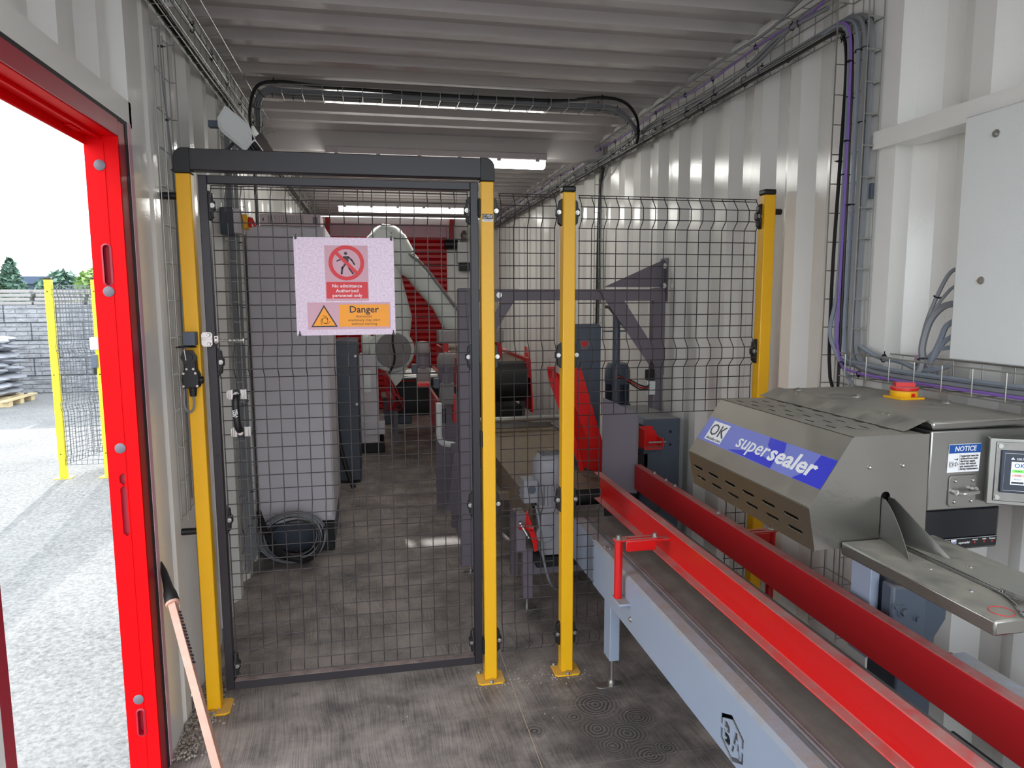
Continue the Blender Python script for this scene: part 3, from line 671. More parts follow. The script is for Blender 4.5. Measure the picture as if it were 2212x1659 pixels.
mb = text_mb('Danger', .034, (-.024, sy-.0013, 1.5045), X, Z, bold=.016, sx=1.04); text_mb('Automatic\nmachinery may start\nwithout warning', .0128, (-.024, sy-.0013, 1.4665), X, Z, mb=mb, line=1.05, sx=1.08); mb.build('amber_sticker_text', 'ink', s2)
# fixed mesh panels
mb = mesh_mb((.490, yf+.035), (.705, yf+.035), .107, 1.937); mb = mb.build('guard_mesh', 'wire', weld=False); tag(mb, 'narrow dark wire mesh panel between the gate hinge post and the middle post', 'fence panel')
mb = mesh_mb((.805, yf+.035), (1.555, yf+.035), 1.074, 1.937); mesh_mb((.805, yf+.035), (.895, yf+.035), .107, 1.074, mb=mb); mesh_mb((1.465, yf+.035), (1.555, yf+.035), .107, 1.074, mb=mb)
o = mb.build('guard_mesh', 'wire', weld=False); tag(o, 'wide dark wire mesh panel cut away over the conveyor, right of the middle post', 'fence panel')
# outdoor fence in the yard
GZ = -.245
def out_post(x, y, label):
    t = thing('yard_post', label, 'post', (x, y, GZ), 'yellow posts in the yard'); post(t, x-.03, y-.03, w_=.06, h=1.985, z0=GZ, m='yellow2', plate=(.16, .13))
    mb = MB()
    for z in (1.87, 1.05, .25): mb.cyl((x-.004, y-.0305, GZ+z), (x-.004, y-.032, GZ+z), .007, 10)
    mb.build('bolt_hole', 'plastic', t); return t
pa = out_post(-3.085, 7.72, 'yellow yard fence post at far left, seen whole through the door')
pb = out_post(-2.66, 7.69, 'yellow yard fence post half hidden by the red door jamb')
pc = out_post(-2.55, 9.9, 'yellow yard fence post standing behind the outdoor mesh')
for (a, b, lb) in (((-3.05, 7.72), (-2.69, 7.70), 'outdoor wire mesh panel between the two yellow yard posts'), ((-3.05, 7.76), (-2.60, 9.88), 'outdoor wire mesh panel running back from the far left yard post'), ((-2.63, 7.75), (-2.52, 9.85), 'outdoor wire mesh panel running back from the half-hidden yard post'), ((-3.02, 8.35), (-2.58, 8.30), 'outdoor wire mesh panel crossing behind the front one')):
    o = mesh_mb(a, b, .12, 1.93, zoff=GZ, r=.0024).build('yard_mesh', 'wireout', weld=False); tag(o, lb, 'fence panel')
MB().box(-2.715, -2.65, 7.60, 7.66, GZ+1.30, GZ+1.42).build('latch_box', 'galvsheet', pb); MB().box(-2.71, -2.665, 7.60, 7.65, GZ+1.12, GZ+1.25).build('switch_box', 'grey3', pb, bev=.005); MB().cyl((-2.69, 7.62, GZ+1.06), (-2.69, 7.62, GZ+1.12), .016, 10).build('gland', 'plastic', pb)
# interlock switch on the left post
t = thing('safety_switch', 'black interlock switch with round keypad bolted on the left gate post', 'switch', (-.615, yf, 1.20))
ys = yf-.002
MB().box(-.640, -.600, ys-.045, ys, 1.385, 1.432).build('bracket', 'grey3', t, bev=.002)
mb = MB().prism([(-.652, 1.235), (-.600, 1.235), (-.596, 1.245), (-.596, 1.282), (-.604, 1.300), (-.605, 1.345), (-.640, 1.345), (-.643, 1.300), (-.652, 1.285)], 'y', ys-.040, ys); mb.build('body', 'plastic', t, bev=.004)
mb = MB(); mb.cyl((-.624, ys-.038, 1.345), (-.624, ys-.046, 1.345), .028, 6); mb.cyl((-.624, ys-.046, 1.345), (-.624, ys-.052, 1.345), .014, 12); mb.build('rotor_head', 'plastic', t)
mb = MB(); mb.lathe([(.034, 0), (.034, .003), (.02, .006), (0, .006)], (-.634, ys-.030, 1.378), Z, 24); bb = mb.build('dust_cover', 'plastic', t, smooth=True)
MB().box(-.641, -.627, ys-.036, ys-.022, 1.384, 1.386).build('cover_label', 'orange', bb)
mb = MB(); mb.obox((-.634, ys-.055, 1.372), (-.630, ys-.055, 1.335), .006, .003); mb.build('lever', 'zinc', t)
mb = MB()
for x_, z_ in ((-.634, 1.303), (-.612, 1.303), (-.645, 1.288), (-.606, 1.288), (-.647, 1.243), (-.602, 1.243)): mb.cyl((x_, ys-.040, z_), (x_, ys-.043, z_), .0042, 10)
mb.build('screws', 'zinc', t)
mb = MB(); mb.cyl((-.655, ys-.02, 1.262), (-.65, ys-.02, 1.262), .012, 12); mb.cyl((-.598, ys-.02, 1.262), (-.586, ys-.02, 1.262), .013, 12); mb.cyl((-.622, ys-.02, 1.236), (-.622, ys-.02, 1.205), .014, 12, .011); mb.build('cable_gland', 'plastic', t, smooth=True)
mb = MB().tube(smooth_path([(-.622, ys-.02, 1.207), (-.620, ys-.022, 1.18), (-.626, ys-.024, 1.155), (-.642, ys-.020, 1.15), (-.655, ys-.012, 1.17), (-.656, ys-.004, 1.21), (-.655, ys+.012, 1.26)]), .0042, 8); mb.build('lead', 'cgrey', t, smooth=True)

# ================================================================== MAIN CONVEYOR
XL = .88
cv = thing('belt_conveyor', 'blue-grey belt conveyor with a cut-out lettered side plate running along the right side', 'conveyor', (1.08, 1.5, 0))
zb, zt, ya, yb = .357, .535, .25, 2.705
# side plate with real cut-outs; local frame u = -y direction so that letters read from the left
def uy(y): return 2.705-y
BA = []
Hx = [(1.606, .455), (1.548, .482), (1.488, .452), (1.488, .386), (1.544, .358), (1.605, .388)]
c_ = (1.547, .420)
def inn(p, f): return (c_[0]+(p[0]-c_[0])*f, c_[1]+(p[1]-c_[1])*f)
def lerp(a, b, t): return (a[0]+(b[0]-a[0])*t, a[1]+(b[1]-a[1])*t)
I = [inn(p, .80) for p in Hx]
O = Hx
BA.append([lerp(O[0], O[5], .38), O[0], O[1], O[2], lerp(O[2], O[3], .38), lerp(I[2], I[3], .38), I[2], I[1], I[0], lerp(I[0], I[5], .38)])
BA.append([lerp(O[0], O[5], .56), O[5], O[4], O[3], lerp(O[2], O[3], .56), lerp(I[2], I[3], .56), I[3], I[4], I[5], lerp(I[0], I[5], .56)])
# stencil B (two slabs and bars) and stencil A
BA.append([(1.586, .446), (1.570, .449), (1.558, .443), (1.555, .431), (1.561, .424), (1.574, .423), (1.574, .431), (1.586, .430)])
BA.append([(1.586, .424), (1.579, .424), (1.579, .418), (1.562, .419), (1.553, .411), (1.552, .400), (1.560, .390), (1.586, .389), (1.586, .397), (1.576, .398), (1.576, .404), (1.586, .404)])
BA.append([(1.540, .412), (1.531, .449), (1.519, .449), (1.515, .430), (1.526, .430), (1.526, .412)])
BA.append([(1.548, .387), (1.542, .406), (1.532, .406), (1.536, .387)])
BA.append([(1.521, .424), (1.513, .424), (1.500, .387), (1.511, .387), (1.515, .404), (1.521, .404)])
mb = plate_mb([(0, zb), (uy(ya), zb), (uy(ya), zt), (0, zt)], [[(uy(p[0]), p[1]) for p in q] for q in BA], .004, (XL, 2.705, 0), -Y, Z)
mb.prism([(XL-.002, zt), (XL+.010, zt+.010), (XL+.052, zt+.010), (XL+.052, zt+.006), (XL+.012, zt+.006), (XL+.002, zt-.002)], 'y', ya, yb)
mb.box(XL, XL+.05, ya, yb, zb-.002, zb+.002)
mb.build('side_plate', 'grey', cv)
mb = MB().box(XL+.001, XL+.012, yb+.006, 3.02, zb, zt+.008); mb.box(XL+.001, XL+.055, yb+.006, 3.02, zt+.004, zt+.009); mb.build('end_plate', 'grey', cv, bev=.004)
mb = MB().box(XL+.052, XL+.062, ya, 3.0, zt-.02, zt+.012); mb.build('belt_guide', 'grey3', cv)
mb = MB(); mb.tube([(XL+.066, ya, zt+.016), (XL+.066, 2.98, zt+.016)], .004, 6); mb.tube([(XL+.076, ya, zt+.016), (XL+.076, 2.98, zt+.016)], .0035, 6); mb.build('belt_edge_strip', 'grey2', cv)
mb = MB(); P = []
x0, x1 = XL+.062, 1.245
mb.add([(x0, ya, zt+.014), (x1, ya, zt+.014), (x1, 2.99, zt+.014), (x0, 2.99, zt+.014), (x0, ya, zt+.008), (x1, ya, zt+.008), (x1, 2.99, zt+.008), (x0, 2.99, zt+.008)], [(0, 1, 2, 3), (7, 6, 5, 4), (0, 3, 7, 4), (1, 5, 6, 2)])
mb.cyl((x0, 2.99, zt-.032), (x1, 2.99, zt-.032), .046, 24); mb.build('belt', 'belt', cv)
mb = MB().box(1.245, 1.275, ya, 2.98, zb, zt+.022); mb.build('far_side_plate', 'grey3', cv, bev=.003)
for x, y in ((.905, 2.545), (1.235, 2.545), (.905, .7), (1.235, .7)):
    lg = MB().box(x-.019, x+.021, y-.04, y+.035, .118, zb+.02).build('leg', 'grey', cv, bev=.003)
    MB().cyl((x+.001, y-.01, .012), (x+.001, y-.01, .12), .006, 10).build('foot_rod', 'zinc', lg, smooth=True)
    mb = MB().prism([(x+p[0], y-.01+p[1]) for p in slot(-.01, 0, .115, .042, 5)], 'z', .001, .006); mb.cyl((x, y-.01, .006), (x, y-.01, .02), .013, 6); mb.cyl((x+.001, y-.01, .016), (x+.001, y-.01, .026), .016, 16, .008); mb.build('foot_plate', 'zinc', lg, bev=.001)
mb = MB()
bolt(MB(), (XL-.002, 2.268, .405), -X, .006, .004).build('side_bolt', 'zinc', cv)
for q in ((XL+.02, 2.62), (XL+.035, 2.60)): bolt(MB(), (q[0], q[1], zt+.01), Z, .005, .004).build('top_bolt', 'zinc', cv)
mb = MB(); mb.box(.835, XL, 2.27, 2.36, .452, .462); mb.build('bracket_tab', 'grey', cv, bev=.003)
MB().box(.935, 1.24, .3, 2.68, .375, .525).build('cutout_shade_filler', 'rubber', cv)  # added dark block, stands in for shade behind the letter cut-outs
MB().box(1.30, 1.42, 1.20, 1.42, .10, .45).build('drive_cover', 'rubber', cv)
MB().box(1.27, 1.31, 1.25, 1.37, .36, .44).build('drive_shaft_housing', 'rubber', cv)
# guide rails
def rail(name, label, xw, s, z0, z1, y0, y1, m, holes=()):
    t = thing(name, label, 'guide rail', (xw, (y0+y1)/2, z0), 'red guide rails above the conveyor belt')
    a = .0; th = .005; fw_ = .034
    P = [(xw, z0), (xw+s*fw_, z0), (xw+s*fw_, z0+th), (xw+s*th, z0+th+.002), (xw+s*th, z1-th-.002), (xw+s*fw_, z1-th), (xw+s*fw_, z1), (xw, z1)]
    mb = MB().prism(P, 'y', y0, y1); mb.build('channel', m, t, bev=.0025); return t
tr = rail('guide_rail', 'bright red channel-section guide rail on the near left side of the belt', 1.048, -1, .598, .726, .2, 3.12, 'red')
to = rail('guide_rail', 'long scuffed dark red guide rail on the wall side of the belt', 1.262, 1, .598, .722, .2, 3.24, 'reddull')
mb = MB()
for y in (3.05, 2.92, 2.82): bolt(mb, (1.288, y, .722), Z, .005, .005)
bolt(mb, (1.285, 2.42, .722), Z, .005, .005); mb.build('bolts', 'zinc', to)
mb = MB()
for y in (3.02, 2.80): mb.cyl((1.030, y, .603), (1.030, y, .6045), .003, 8); mb.cyl((1.030, y, .7258), (1.030, y, .7265), .003, 8)
mb.build('rivet', 'reddull', tr)
# adjustable red brackets
def bracket(x0, x1, y, s, label, zbase=.462):
    t = thing('rail_bracket', label, 'bracket', (x0, y, zbase), 'red brackets holding the guide rails')
    MB().cyl((x0, y, zbase), (x0, y, .674), .0145, 20).build('upright', 'red', t, smooth=True)
    a, b = sorted((x0-s*.022, x1)); cx = (a+b)/2
    mb = plate_mb(slot(cx, y, b-a, .042, 6), [slot(cx+s*.01, y, (b-a)*.55, .009, 4)], .005, (0, 0, .680), X, Y); mb.build('slotted_arm', 'red', t)
    mb = MB(); e0, e1 = sorted((x0+s*.02, x0+s*.135)); P = [(e0+.006, .640), (e1-.006, .640), (e1, .646), (e1, .679), (e0, .679), (e0, .646)]; mb.prism(P, 'y', y-.024, y-.019); mb.build('arm_flange', 'red', t, bev=.003)
    c0, c1 = sorted((x1-s*.03, x1+s*.032)); mb = MB().box(c0, c1, y-.018, y+.018, .668, .676); mb.build('rail_lug', 'red', t, bev=.002)
    mb = MB(); bolt(mb, (x0, y, .683), Z, .0085, .008); bolt(mb, (x1-s*.022, y, .683), Z, .0085, .008); mb.build('bolts', 'zinc', t); return t
bracket(.852, 1.012, 2.33, 1, 'red slotted bracket on an upright clamped to the near conveyor side')
bracket(1.445, 1.302, 2.31, -1, 'red slotted bracket behind the wall-side rail under the sealing head', .30)
MB().cyl((1.29, 1.354, .69), (1.335, 1.354, .69), .012, 16).build('rail_stub', 'reddull', to, smooth=True)
MB().box(1.297, 1.345, .2, 1.33, .700, .716).build('support_bar', 'grey', to, bev=.002)
MB_ = MB().box(1.425, 1.465, 1.0, 2.5, .26, .30).build('support_beam', 'grey3', bev=.003); tag(MB_, 'dark grey support beam low along the wall carrying the rail brackets', 'beam')
for y in (1.1, 2.4):
    pass
bl = MB().box(1.425, 1.465, 1.02, 1.06, 0, .26); bl.box(1.425, 1.465, 2.44, 2.48, 0, .26); bl.build('leg', 'grey3', None)
o = bpy.data.objects['leg'] if 'leg' in bpy.data.objects and bpy.data.objects['leg'].parent is None else [q for q in bpy.data.objects if q.name.startswith('leg') and q.parent is None][0]
o.parent = MB_; o.location = Vector(o.location)-Vector(MB_.location)

# ================================================================== BAG SEALER
se = thing('bag_sealer', 'stainless steel bag sealing machine with blue banner, slotted hood and infeed tray', 'sealing machine', (1.2, 1.6, .93))
yn, yfz = 1.36, 1.95
A, B, Cc, D, E_ = (1.035, 1.235), (1.235, 1.235), (1.240, .985), (.955, .982), (.936, 1.082)
# near end plate with the bag slot
sl = [(1.118, .985), (1.118, 1.093)]+[(1.130+.012*math.cos(a), 1.095+.012*math.sin(a)) for a in (math.pi-math.pi*k/8 for k in range(9))]+[(1.142, 1.093), (1.142, .985)]
outer = [D, (1.118, .984)]+sl[1:-1]+[(1.142, .984), Cc, B, A, E_]
mb = plate_mb([(p[0], p[1]) for p in outer], [], .003, (0, yn, 0), X, Z); mb.build('end_plate', 'steel', se)
plate_mb([D, Cc, B, A, E_], [], .003, (0, yfz, 0), X, Z).build('end_plate', 'steel', se)
Ln = yfz-yn+.012
def face(p, q, holes, name, m='steel', off=.004):   # p lower edge, q upper edge; u = along -y
    p = Vector((p[0], 0, p[1])); q = Vector((q[0], 0, q[1])); uyv = (q-p).normalized(); nrm = Vector((0, -1, 0)).cross(uyv)
    o = Vector((0, yfz+.002, 0))+p+nrm*off*.5; h = (q-p).length
    return plate_mb([(0, 0), (Ln, 0), (Ln, h), (0, h)], holes, .002, o, (0, -1, 0), uyv), o, uyv, h
hs = []
for i in range(6):
    for j in range(2): hs.append(slot(.050+i*.095+j*.010, .062-j*.030, .056, .0085, 4))
mb, o, u, h = face(D, E_, hs, ''); mb.build('lower_hood', 'steel', se)
mb, o, u, h = face(E_, A, [], ''); sf = mb.build('banner_hood', 'steel', se)
n_ = Vector((0, -1, 0)).cross(u)
def on_s(a, b, e=.0012): return o+Vector((0, -1, 0))*a+u*b+n_*e
b0, b1 = .046, .122
mb = MB(); mb.add([on_s(.004, b0), on_s(Ln-.002, b0), on_s(Ln-.002, b1), on_s(.004, b1)], [(0, 1, 2, 3)]); bn = mb.build('banner', 'blue', sf)
mb = MB(); e = .0016   # deep blue swoosh
pts = []
for k in range(17):
    t_ = k/16; pts.append((.185+.215*t_, b0+.001+.022*math.sin(math.pi*min(1, t_*.75+.03))))
mb.add([on_s(a, b, e) for a, b in pts]+[on_s(.40, b0+.001, e)], [tuple(range(18))])
mb.add([on_s(.331, b1-.001, e), on_s(.405, b1-.001, e), on_s(.418, .095, e), on_s(.41, .075, e), on_s(.392, .056, e), on_s(.385, .062, e), on_s(.372, .085, e), on_s(.34, .10, e)], [tuple(range(8))])
mb.add([on_s(Ln-.06, b1-.001, e), on_s(Ln-.002, b1-.001, e), on_s(Ln-.002, b0+.001, e), on_s(Ln-.11, b0+.001, e), on_s(Ln-.07, b0+.03, e)], [(0, 1, 2, 3, 4)]); mb.build('swoosh', 'deepblue', bn)
mb = MB(); mb.add([on_s(.040, .053, .0018), on_s(.134, .053, .0018), on_s(.136, .114, .0018), on_s(.041, .114, .0018)], [(0, 1, 2, 3)]); lg = mb.build('logo_square', 'white', bn)
mb = text_mb('OK', .052, on_s(.088, .0865, .0022), (0, -1, 0), u, sx=1.15, bold=.006); text_mb('oksealer.com', .0145, on_s(.088, .0605, .0022), (0, -1, 0), u, mb=mb, sx=1.05); mb.build('logo_text', 'bezel', lg)
def fit(body, size, x0, w_, v, bold, shear):
    cu = text_mb(body, size, (0, 0, 0), X, Y, align='LEFT', bold=bold, shear=shear); xs = [p.x for p in cu.v]; k = w_/(max(xs)-min(xs))
    return text_mb(body, size, on_s(x0-min(xs)*k, v, .0022), (0, -1, 0), u, align='LEFT', bold=bold, shear=shear, sx=k)
fit('super', .058, .209, .155, .0835, .006, .15).build('banner_word', 'white', bn); fit('sealer', .060, .366, .192, .0835, .024, .13).build('banner_word', 'white', bn)
# top of the hood with slots
hs = []
for r in range(6):
    for c in range(4): hs.append(slot(.055+r*.085+c*.010+.01*(c % 2), .030+c*.036, .036, .006, 3, .0))
mb = plate_mb([(0, 0), (Ln, 0), (Ln, .175), (0, .175)], hs, .002, (1.035, yfz+.002, 1.237), (0, -1, 0), X); mb = mb; mb.build('top_hood', 'steel', se)
mb = MB(); mb.prism([(1.045, 1.223), (1.225, 1.223), (1.225, 1.0), (.970, .996), (.952, 1.080)], 'y', yn+.02, yfz-.012); mb.build('hood_shade_filler', 'rubber', se)  # black filler added inside the hood so its slots read as shaded
mb = MB().prism([(1.178, 1.240), (1.181, 1.240), (1.236, 1.262), (1.246, 1.262), (1.246, 1.264), (1.235, 1.264)], 'y', yn+.012, yfz+.03)
mb.build('deflector_strip', 'steel', se)
mb = MB()
for y in (1.48, 1.50, 1.84, 1.86): bolt(mb, (1.226, y, 1.2585), (-.38, 0, .92), .0035, .003)
mb.build('rivets', 'zinc', se)
mb = MB()
for x_, z_ in ((1.085, 1.165), (1.170, 1.165)): mb.ball((x_, yn-.002, z_), .005, 10, 6)
for x_, z_ in ((1.058, .990), (1.02, .990)): pass
mb.build('dome_screws', 'zinc', se, smooth=True)
# rear housing and lid
hb = MB().box(1.243, 1.505, yn+.002, yfz, 1.052, 1.24).build('housing', 'steel2', se, bev=.004)
MB().box(1.240, 1.530, yn-.004, yfz+.02, 1.243, 1.262).build('lid', 'steel', se, bev=.005)
mb = MB()
for x_, y_ in ((1.345, 1.755), (1.50, 1.60), (1.27, 1.92)): mb.lathe([(.014, 0), (.014, .002), (.010, .005), (.004, .008), (0, .008)], (x_, y_, 1.262), Z, 16)
mb.build('lid_screws', 'zinc', se, smooth=True)
# rotary isolator on the lid
ro = MB().box(1.415, 1.490, 1.665, 1.735, 1.262, 1.268).build('isolator_base', 'yellow', se, bev=.001)
mb = MB(); mb.lathe([(.033, 0), (.035, .004), (.035, .014), (.032, .017), (0, .017)], (1.4525, 1.70, 1.268), Z, 28); mb.build('isolator_body', 'yellow', ro, smooth=True)
mb = MB(); mb.lathe([(.033, 0), (.036, .002), (.036, .008), (.033, .011), (0, .011)], (1.4525, 1.70, 1.285), Z, 28); mb.obox((1.43, 1.71, 1.300), (1.475, 1.69, 1.300), .022, .014); mb.box(1.447, 1.456, 1.662, 1.668, 1.270, 1.280); mb.build('isolator_knob', 'red', ro, smooth=True)
# notice label
mb = plate_mb([(1.289, 1.141), (1.375, 1.141), (1.377, 1.207), (1.291, 1.207)], [], .0006, (0, yn+.001, 0), X, Z); nl = mb.build('notice_label', 'white', se)
MB().box(1.2915, 1.3755, yn-.0006, yn+.0003, 1.186, 1.206).build('blue_band', 'navy', nl)
text_mb('NOTICE', .0165, (1.3335, yn-.001, 1.1958), X, Z, bold=.012, shear=.15, sx=.95).build('notice_word', 'white', nl)
mb = text_mb('Equipment must be\nisolated from main\nelectrical supply\nwhen left unused\nand unattended or\nduring maintenance', .0072, (1.3225, yn-.0002, 1.1636), X, Z, align='LEFT', line=.85, sx=.86)
mb.tube([(1.294, yn, 1.166), (1.304, yn, 1.166), (1.304, yn, 1.154), (1.294, yn, 1.154), (1.294, yn, 1.166)], .0005, 4); mb.tube([(1.299+.0035*math.cos(a), yn, 1.16+.0035*math.sin(a)) for a in (2*math.pi*k/12 for k in range(12))], .0005, 4, closed=True)
mb.tube([(1.307, yn, 1.1715), (1.316, yn, 1.1715)], .0006, 4); mb.tube([(1.313, yn, 1.1745), (1.316, yn, 1.1715), (1.313, yn, 1.1685)], .0006, 4); mb.tube([(1.306, yn, 1.162), (1.311, yn, 1.162)], .0005, 4); mb.tube([(1.306, yn, 1.158), (1.311, yn, 1.158)], .0005, 4)
mb.tube([(1.311, yn, 1.165), (1.3145, yn, 1.163), (1.3155, yn, 1.16), (1.3145, yn, 1.157), (1.311, yn, 1.155), (1.311, yn, 1.165)], .0005, 4); mb.tube([(1.3155, yn, 1.16), (1.3195, yn, 1.16)], .0005, 4); mb.tube([(1.3205, yn, 1.182), (1.3205, yn, 1.144)], .0003, 4); mb.build('notice_text', 'ink', nl)
# latch plate with handle
mb = plate_mb(slot(1.333, 1.097, .072, .074, 4) if False else [(1.302, 1.060), (1.364, 1.060), (1.370, 1.066), (1.370, 1.128), (1.364, 1.134), (1.302, 1.134), (1.296, 1.128), (1.296, 1.066)], [], .003, (0, yn, 0), X, Z); lp = mb.build('latch_plate', 'steel2', se, bev=.0008)
mb = MB()
for x_, z_ in ((1.311, 1.121), (1.358, 1.121), (1.311, 1.072), (1.357, 1.072)): mb.ball((x_, yn-.003, z_), .0042, 10, 6)
mb.build('latch_screws', 'zinc', lp, smooth=True)
mb = MB(); mb.cyl((1.309, yn-.002, 1.096), (1.309, yn-.012, 1.096), .007, 12); mb.cyl((1.359, yn-.002, 1.100), (1.359, yn-.012, 1.100), .0075, 12); mb.tube(smooth_path([(1.309, yn-.013, 1.096), (1.320, yn-.015, 1.093), (1.330, yn-.017, 1.094), (1.362, yn-.017, 1.097)], 4), [.005]*4+[.0045]*9, 8); mb.build('latch_handle', 'zinc', lp, smooth=True)
# black control unit under the housing
ub = MB().box(1.22, 1.462, 1.377, 1.90, .945, 1.050).build('control_unit', 'blackgloss', se, bev=.008)
mb = MB().box(1.290, 1.455, 1.373, 1.377, .953, .976); st_ = mb.build('legend_strip', 'plastic', ub)
mb = MB(); mb.tube([(1.292, 1.3725, .976), (1.453, 1.3725, .976), (1.453, 1.3725, .954)], .0004, 4)
for tx_, bx in (('Power Out', 1.313), ('Handed', 1.392), ('Sealer', 1.418), ('Conveyor', 1.440)): text_mb(tx_, .0055, (bx, 1.3725, .971), X, Z, mb=mb, sx=.8)
text_mb('supersealer', .0085, (1.362, 1.3725, .9655), X, Z, mb=mb, sx=.8, shear=.15); mb.build('legend_text', 'white', st_)
mb = MB()
for bx in (1.313, 1.392, 1.418, 1.440): mb.prism([(bx-.0025, .966), (bx+.0025, .966), (bx, .961)], 'y', 1.3725, 1.3735)
mb.build('legend_arrows', 'red', st_)
MB().box(1.326, 1.340, 1.3722, 1.3735, .958, .974).build('legend_logo', 'white', st_); text_mb('OK', .0105, (1.333, 1.3718, .966), X, Z).build('legend_logo_text', 'navy', st_)
# operator screen, turned towards the left
an = math.radians(-30); hx = Vector((math.cos(an), math.sin(an), 0)); hn = Vector((hx.y, -hx.x, 0)); ho = Vector((1.385, 1.345, 0))
def hp(a, z, e=0): return ho+hx*a+hn*e+Z*z
def hbox(a0, a1, z0, z1, e0, e1, mb=None):
    mb = mb or MB(); P = [hp(a, z, e) for e in (e0, e1) for a, z in ((a0, z0), (a1, z0), (a1, z1), (a0, z1))]
    return mb.add(P, [(0, 1, 2, 3), (7, 6, 5, 4), (0, 4, 5, 1), (1, 5, 6, 2), (2, 6, 7, 3), (3, 7, 4, 0)])
hm = hbox(0, .23, 1.067, 1.222, -.07, 0).build('screen_box', 'steel2', se, bev=.002)
hbox(.012, .22, 1.076, 1.214, 0, .003).build('front_plate', 'steel', hm, bev=.006)
bz = hbox(.022, .20, 1.098, 1.196, .003, .009).build('bezel', 'bezel', hm, bev=.002)
mb = MB(); f_ = [hp(.0285, 1.104, .0093), hp(.19, 1.104, .0093), hp(.19, 1.190, .0093), hp(.0285, 1.190, .0093)]; mb.tube(f_, .0005, 4, closed=True)
mb.add([hp(.040, 1.176, .0094), hp(.048, 1.176, .0094), hp(.044, 1.182, .0094)], [(0, 1, 2)]); text_mb('DELTA', .0065, hp(.061, 1.1775, .0094), hx, Z, mb=mb, bold=.02); mb.build('bezel_marks', 'white', hm)
hbox(.042, .17, 1.118, 1.171, .0088, .0094).build('display', 'lcd', hm)
mb = text_mb('OK', .014, hp(.0575, 1.162, .0098), hx, Z, bold=.01); mb.build('display_logo', 'navy', hm)
hbox(.044, .068, 1.146, 1.153, .0092, .0097).build('start_key', 'lcdgreen', hm); hbox(.044, .068, 1.136, 1.143, .0092, .0097).build('stop_key', 'lcdred', hm)
mb = MB()
for tx_, z in (('START', 1.1495), ('STOP', 1.1395), ('READY', 1.1305)): text_mb(tx_, .0048, hp(.056, z, .0101), hx, Z, mb=mb)
hbox(.044, .068, 1.1205, 1.125, .0092, .0097, mb); hbox(.074, .12, 1.128, 1.134, .0092, .0097, mb); hbox(.074, .12, 1.144, 1.151, .0092, .0097, mb); mb.build('display_text', 'bezel', hm)
mb = MB()
for a, z in ((.020, 1.205), (.020, 1.085), (.205, 1.205), (.205, 1.085)): mb.cyl(hp(a, z, .003), hp(a, z, .007), .005, 12)
mb.build('corner_screws', 'zinc', hm, smooth=True)
# infeed tray
P = [(1.030, 1.355), (1.040, .955)]
def tray_part(xa0, xa1, xb0, xb1):
    """plate from y=1.356 (x a) to y=.955 (x b)"""
    return [(xa0, 1.356), (xa1, 1.356), (xb1, .955), (xb0, .955)]
mb = MB(); mb.prism([(1.022, 1.357), (1.128, 1.357), (1.128, 1.05), (1.124, 1.03), (1.085, .955), (1.022, .955)], 'z', .970, .998); mb.prism([(1.132, 1.357), (1.262, 1.357), (1.262, .955), (1.205, .955), (1.142, 1.03), (1.136, 1.05), (1.132, 1.06)], 'z', .970, .998)
tb = mb.build('infeed_tray', 'steel', se, bev=.004)
def fin(xs, sgn, name):
    prof = [(1.36, 1.093), (1.345, 1.092), (1.325, 1.082), (1.295, 1.055), (1.265, 1.030), (1.235, 1.006), (1.222, .998), (1.36, .998)]
    mb = MB(); n = 9; vs = []; F = []
    for i in range(n):
        t_ = i/(n-1); y = 1.362-.142*t_; top = 1.093-.095*max(0, (t_-.12)/.88)**1.15
        x = xs+sgn*(.002+.036*t_**1.6)
        vs += [(x, y, .998), (x, y, (.998+top)/2), (x+sgn*.003*t_, y, top), (x+.0018, y, .998), (x+.0018, y, (.998+top)/2), (x+sgn*.003*t_+.0018, y, top)]
    for i in range(n-1):
        a, b = 6*i, 6*i+6; F += [(a, b, b+1, a+1), (a+1, b+1, b+2, a+2), (a+3, a+4, b+4, b+3), (a+4, a+5, b+5, b+4), (a+2, b+2, b+5, a+5), (a, a+3, b+3, b)]
    F += [(0, 1, 2, 5, 4, 3), (6*n-6, 6*n-3, 6*n-2, 6*n-1, 6*n-4, 6*n-5)]
    mb.add(vs, F); return mb.build(name, 'steel2', tb, smooth=True)
fin(1.122, -1, 'guide_fin'); fin(1.138, 1, 'guide_fin')
mb = MB(); mb.box(1.126, 1.129, 1.05, 1.357, .975, 1.003); mb.box(1.132, 1.135, 1.05, 1.357, .975, 1.003)
for s_, x0_ in ((-1, 1.126), (1, 1.135)):
    pts = [(x0_, 1.06), (x0_+s_*.004, 1.03), (x0_+s_*.018, .995), (x0_+s_*.045, .955)]
    mb.loft([[Vector((p[0], p[1], .998)), Vector((p[0]+.002, p[1], .998)), Vector((p[0]+.002+s_*.004, p[1], 1.004)), Vector((p[0]+s_*.004, p[1], 1.004))] for p in pts])
mb.build('slot_lips', 'steel2', tb)
mb = MB()
for x_, y_ in ((1.095, 1.18), (1.18, 1.17), (1.085, 1.07), (1.19, 1.05)): mb.ball((x_, y_, .998), .006, 10, 6, (1, 1, .5))
mb.build('tray_screws', 'zinc', tb, smooth=True)
mb = MB(); mb.tube([(1.065+.020*math.cos(a), .985+.020*math.sin(a), .9985) for a in (2*math.pi*k/24 for k in range(24))], .0007, 4, closed=True); mb.build('round_stamp', 'signred', tb)
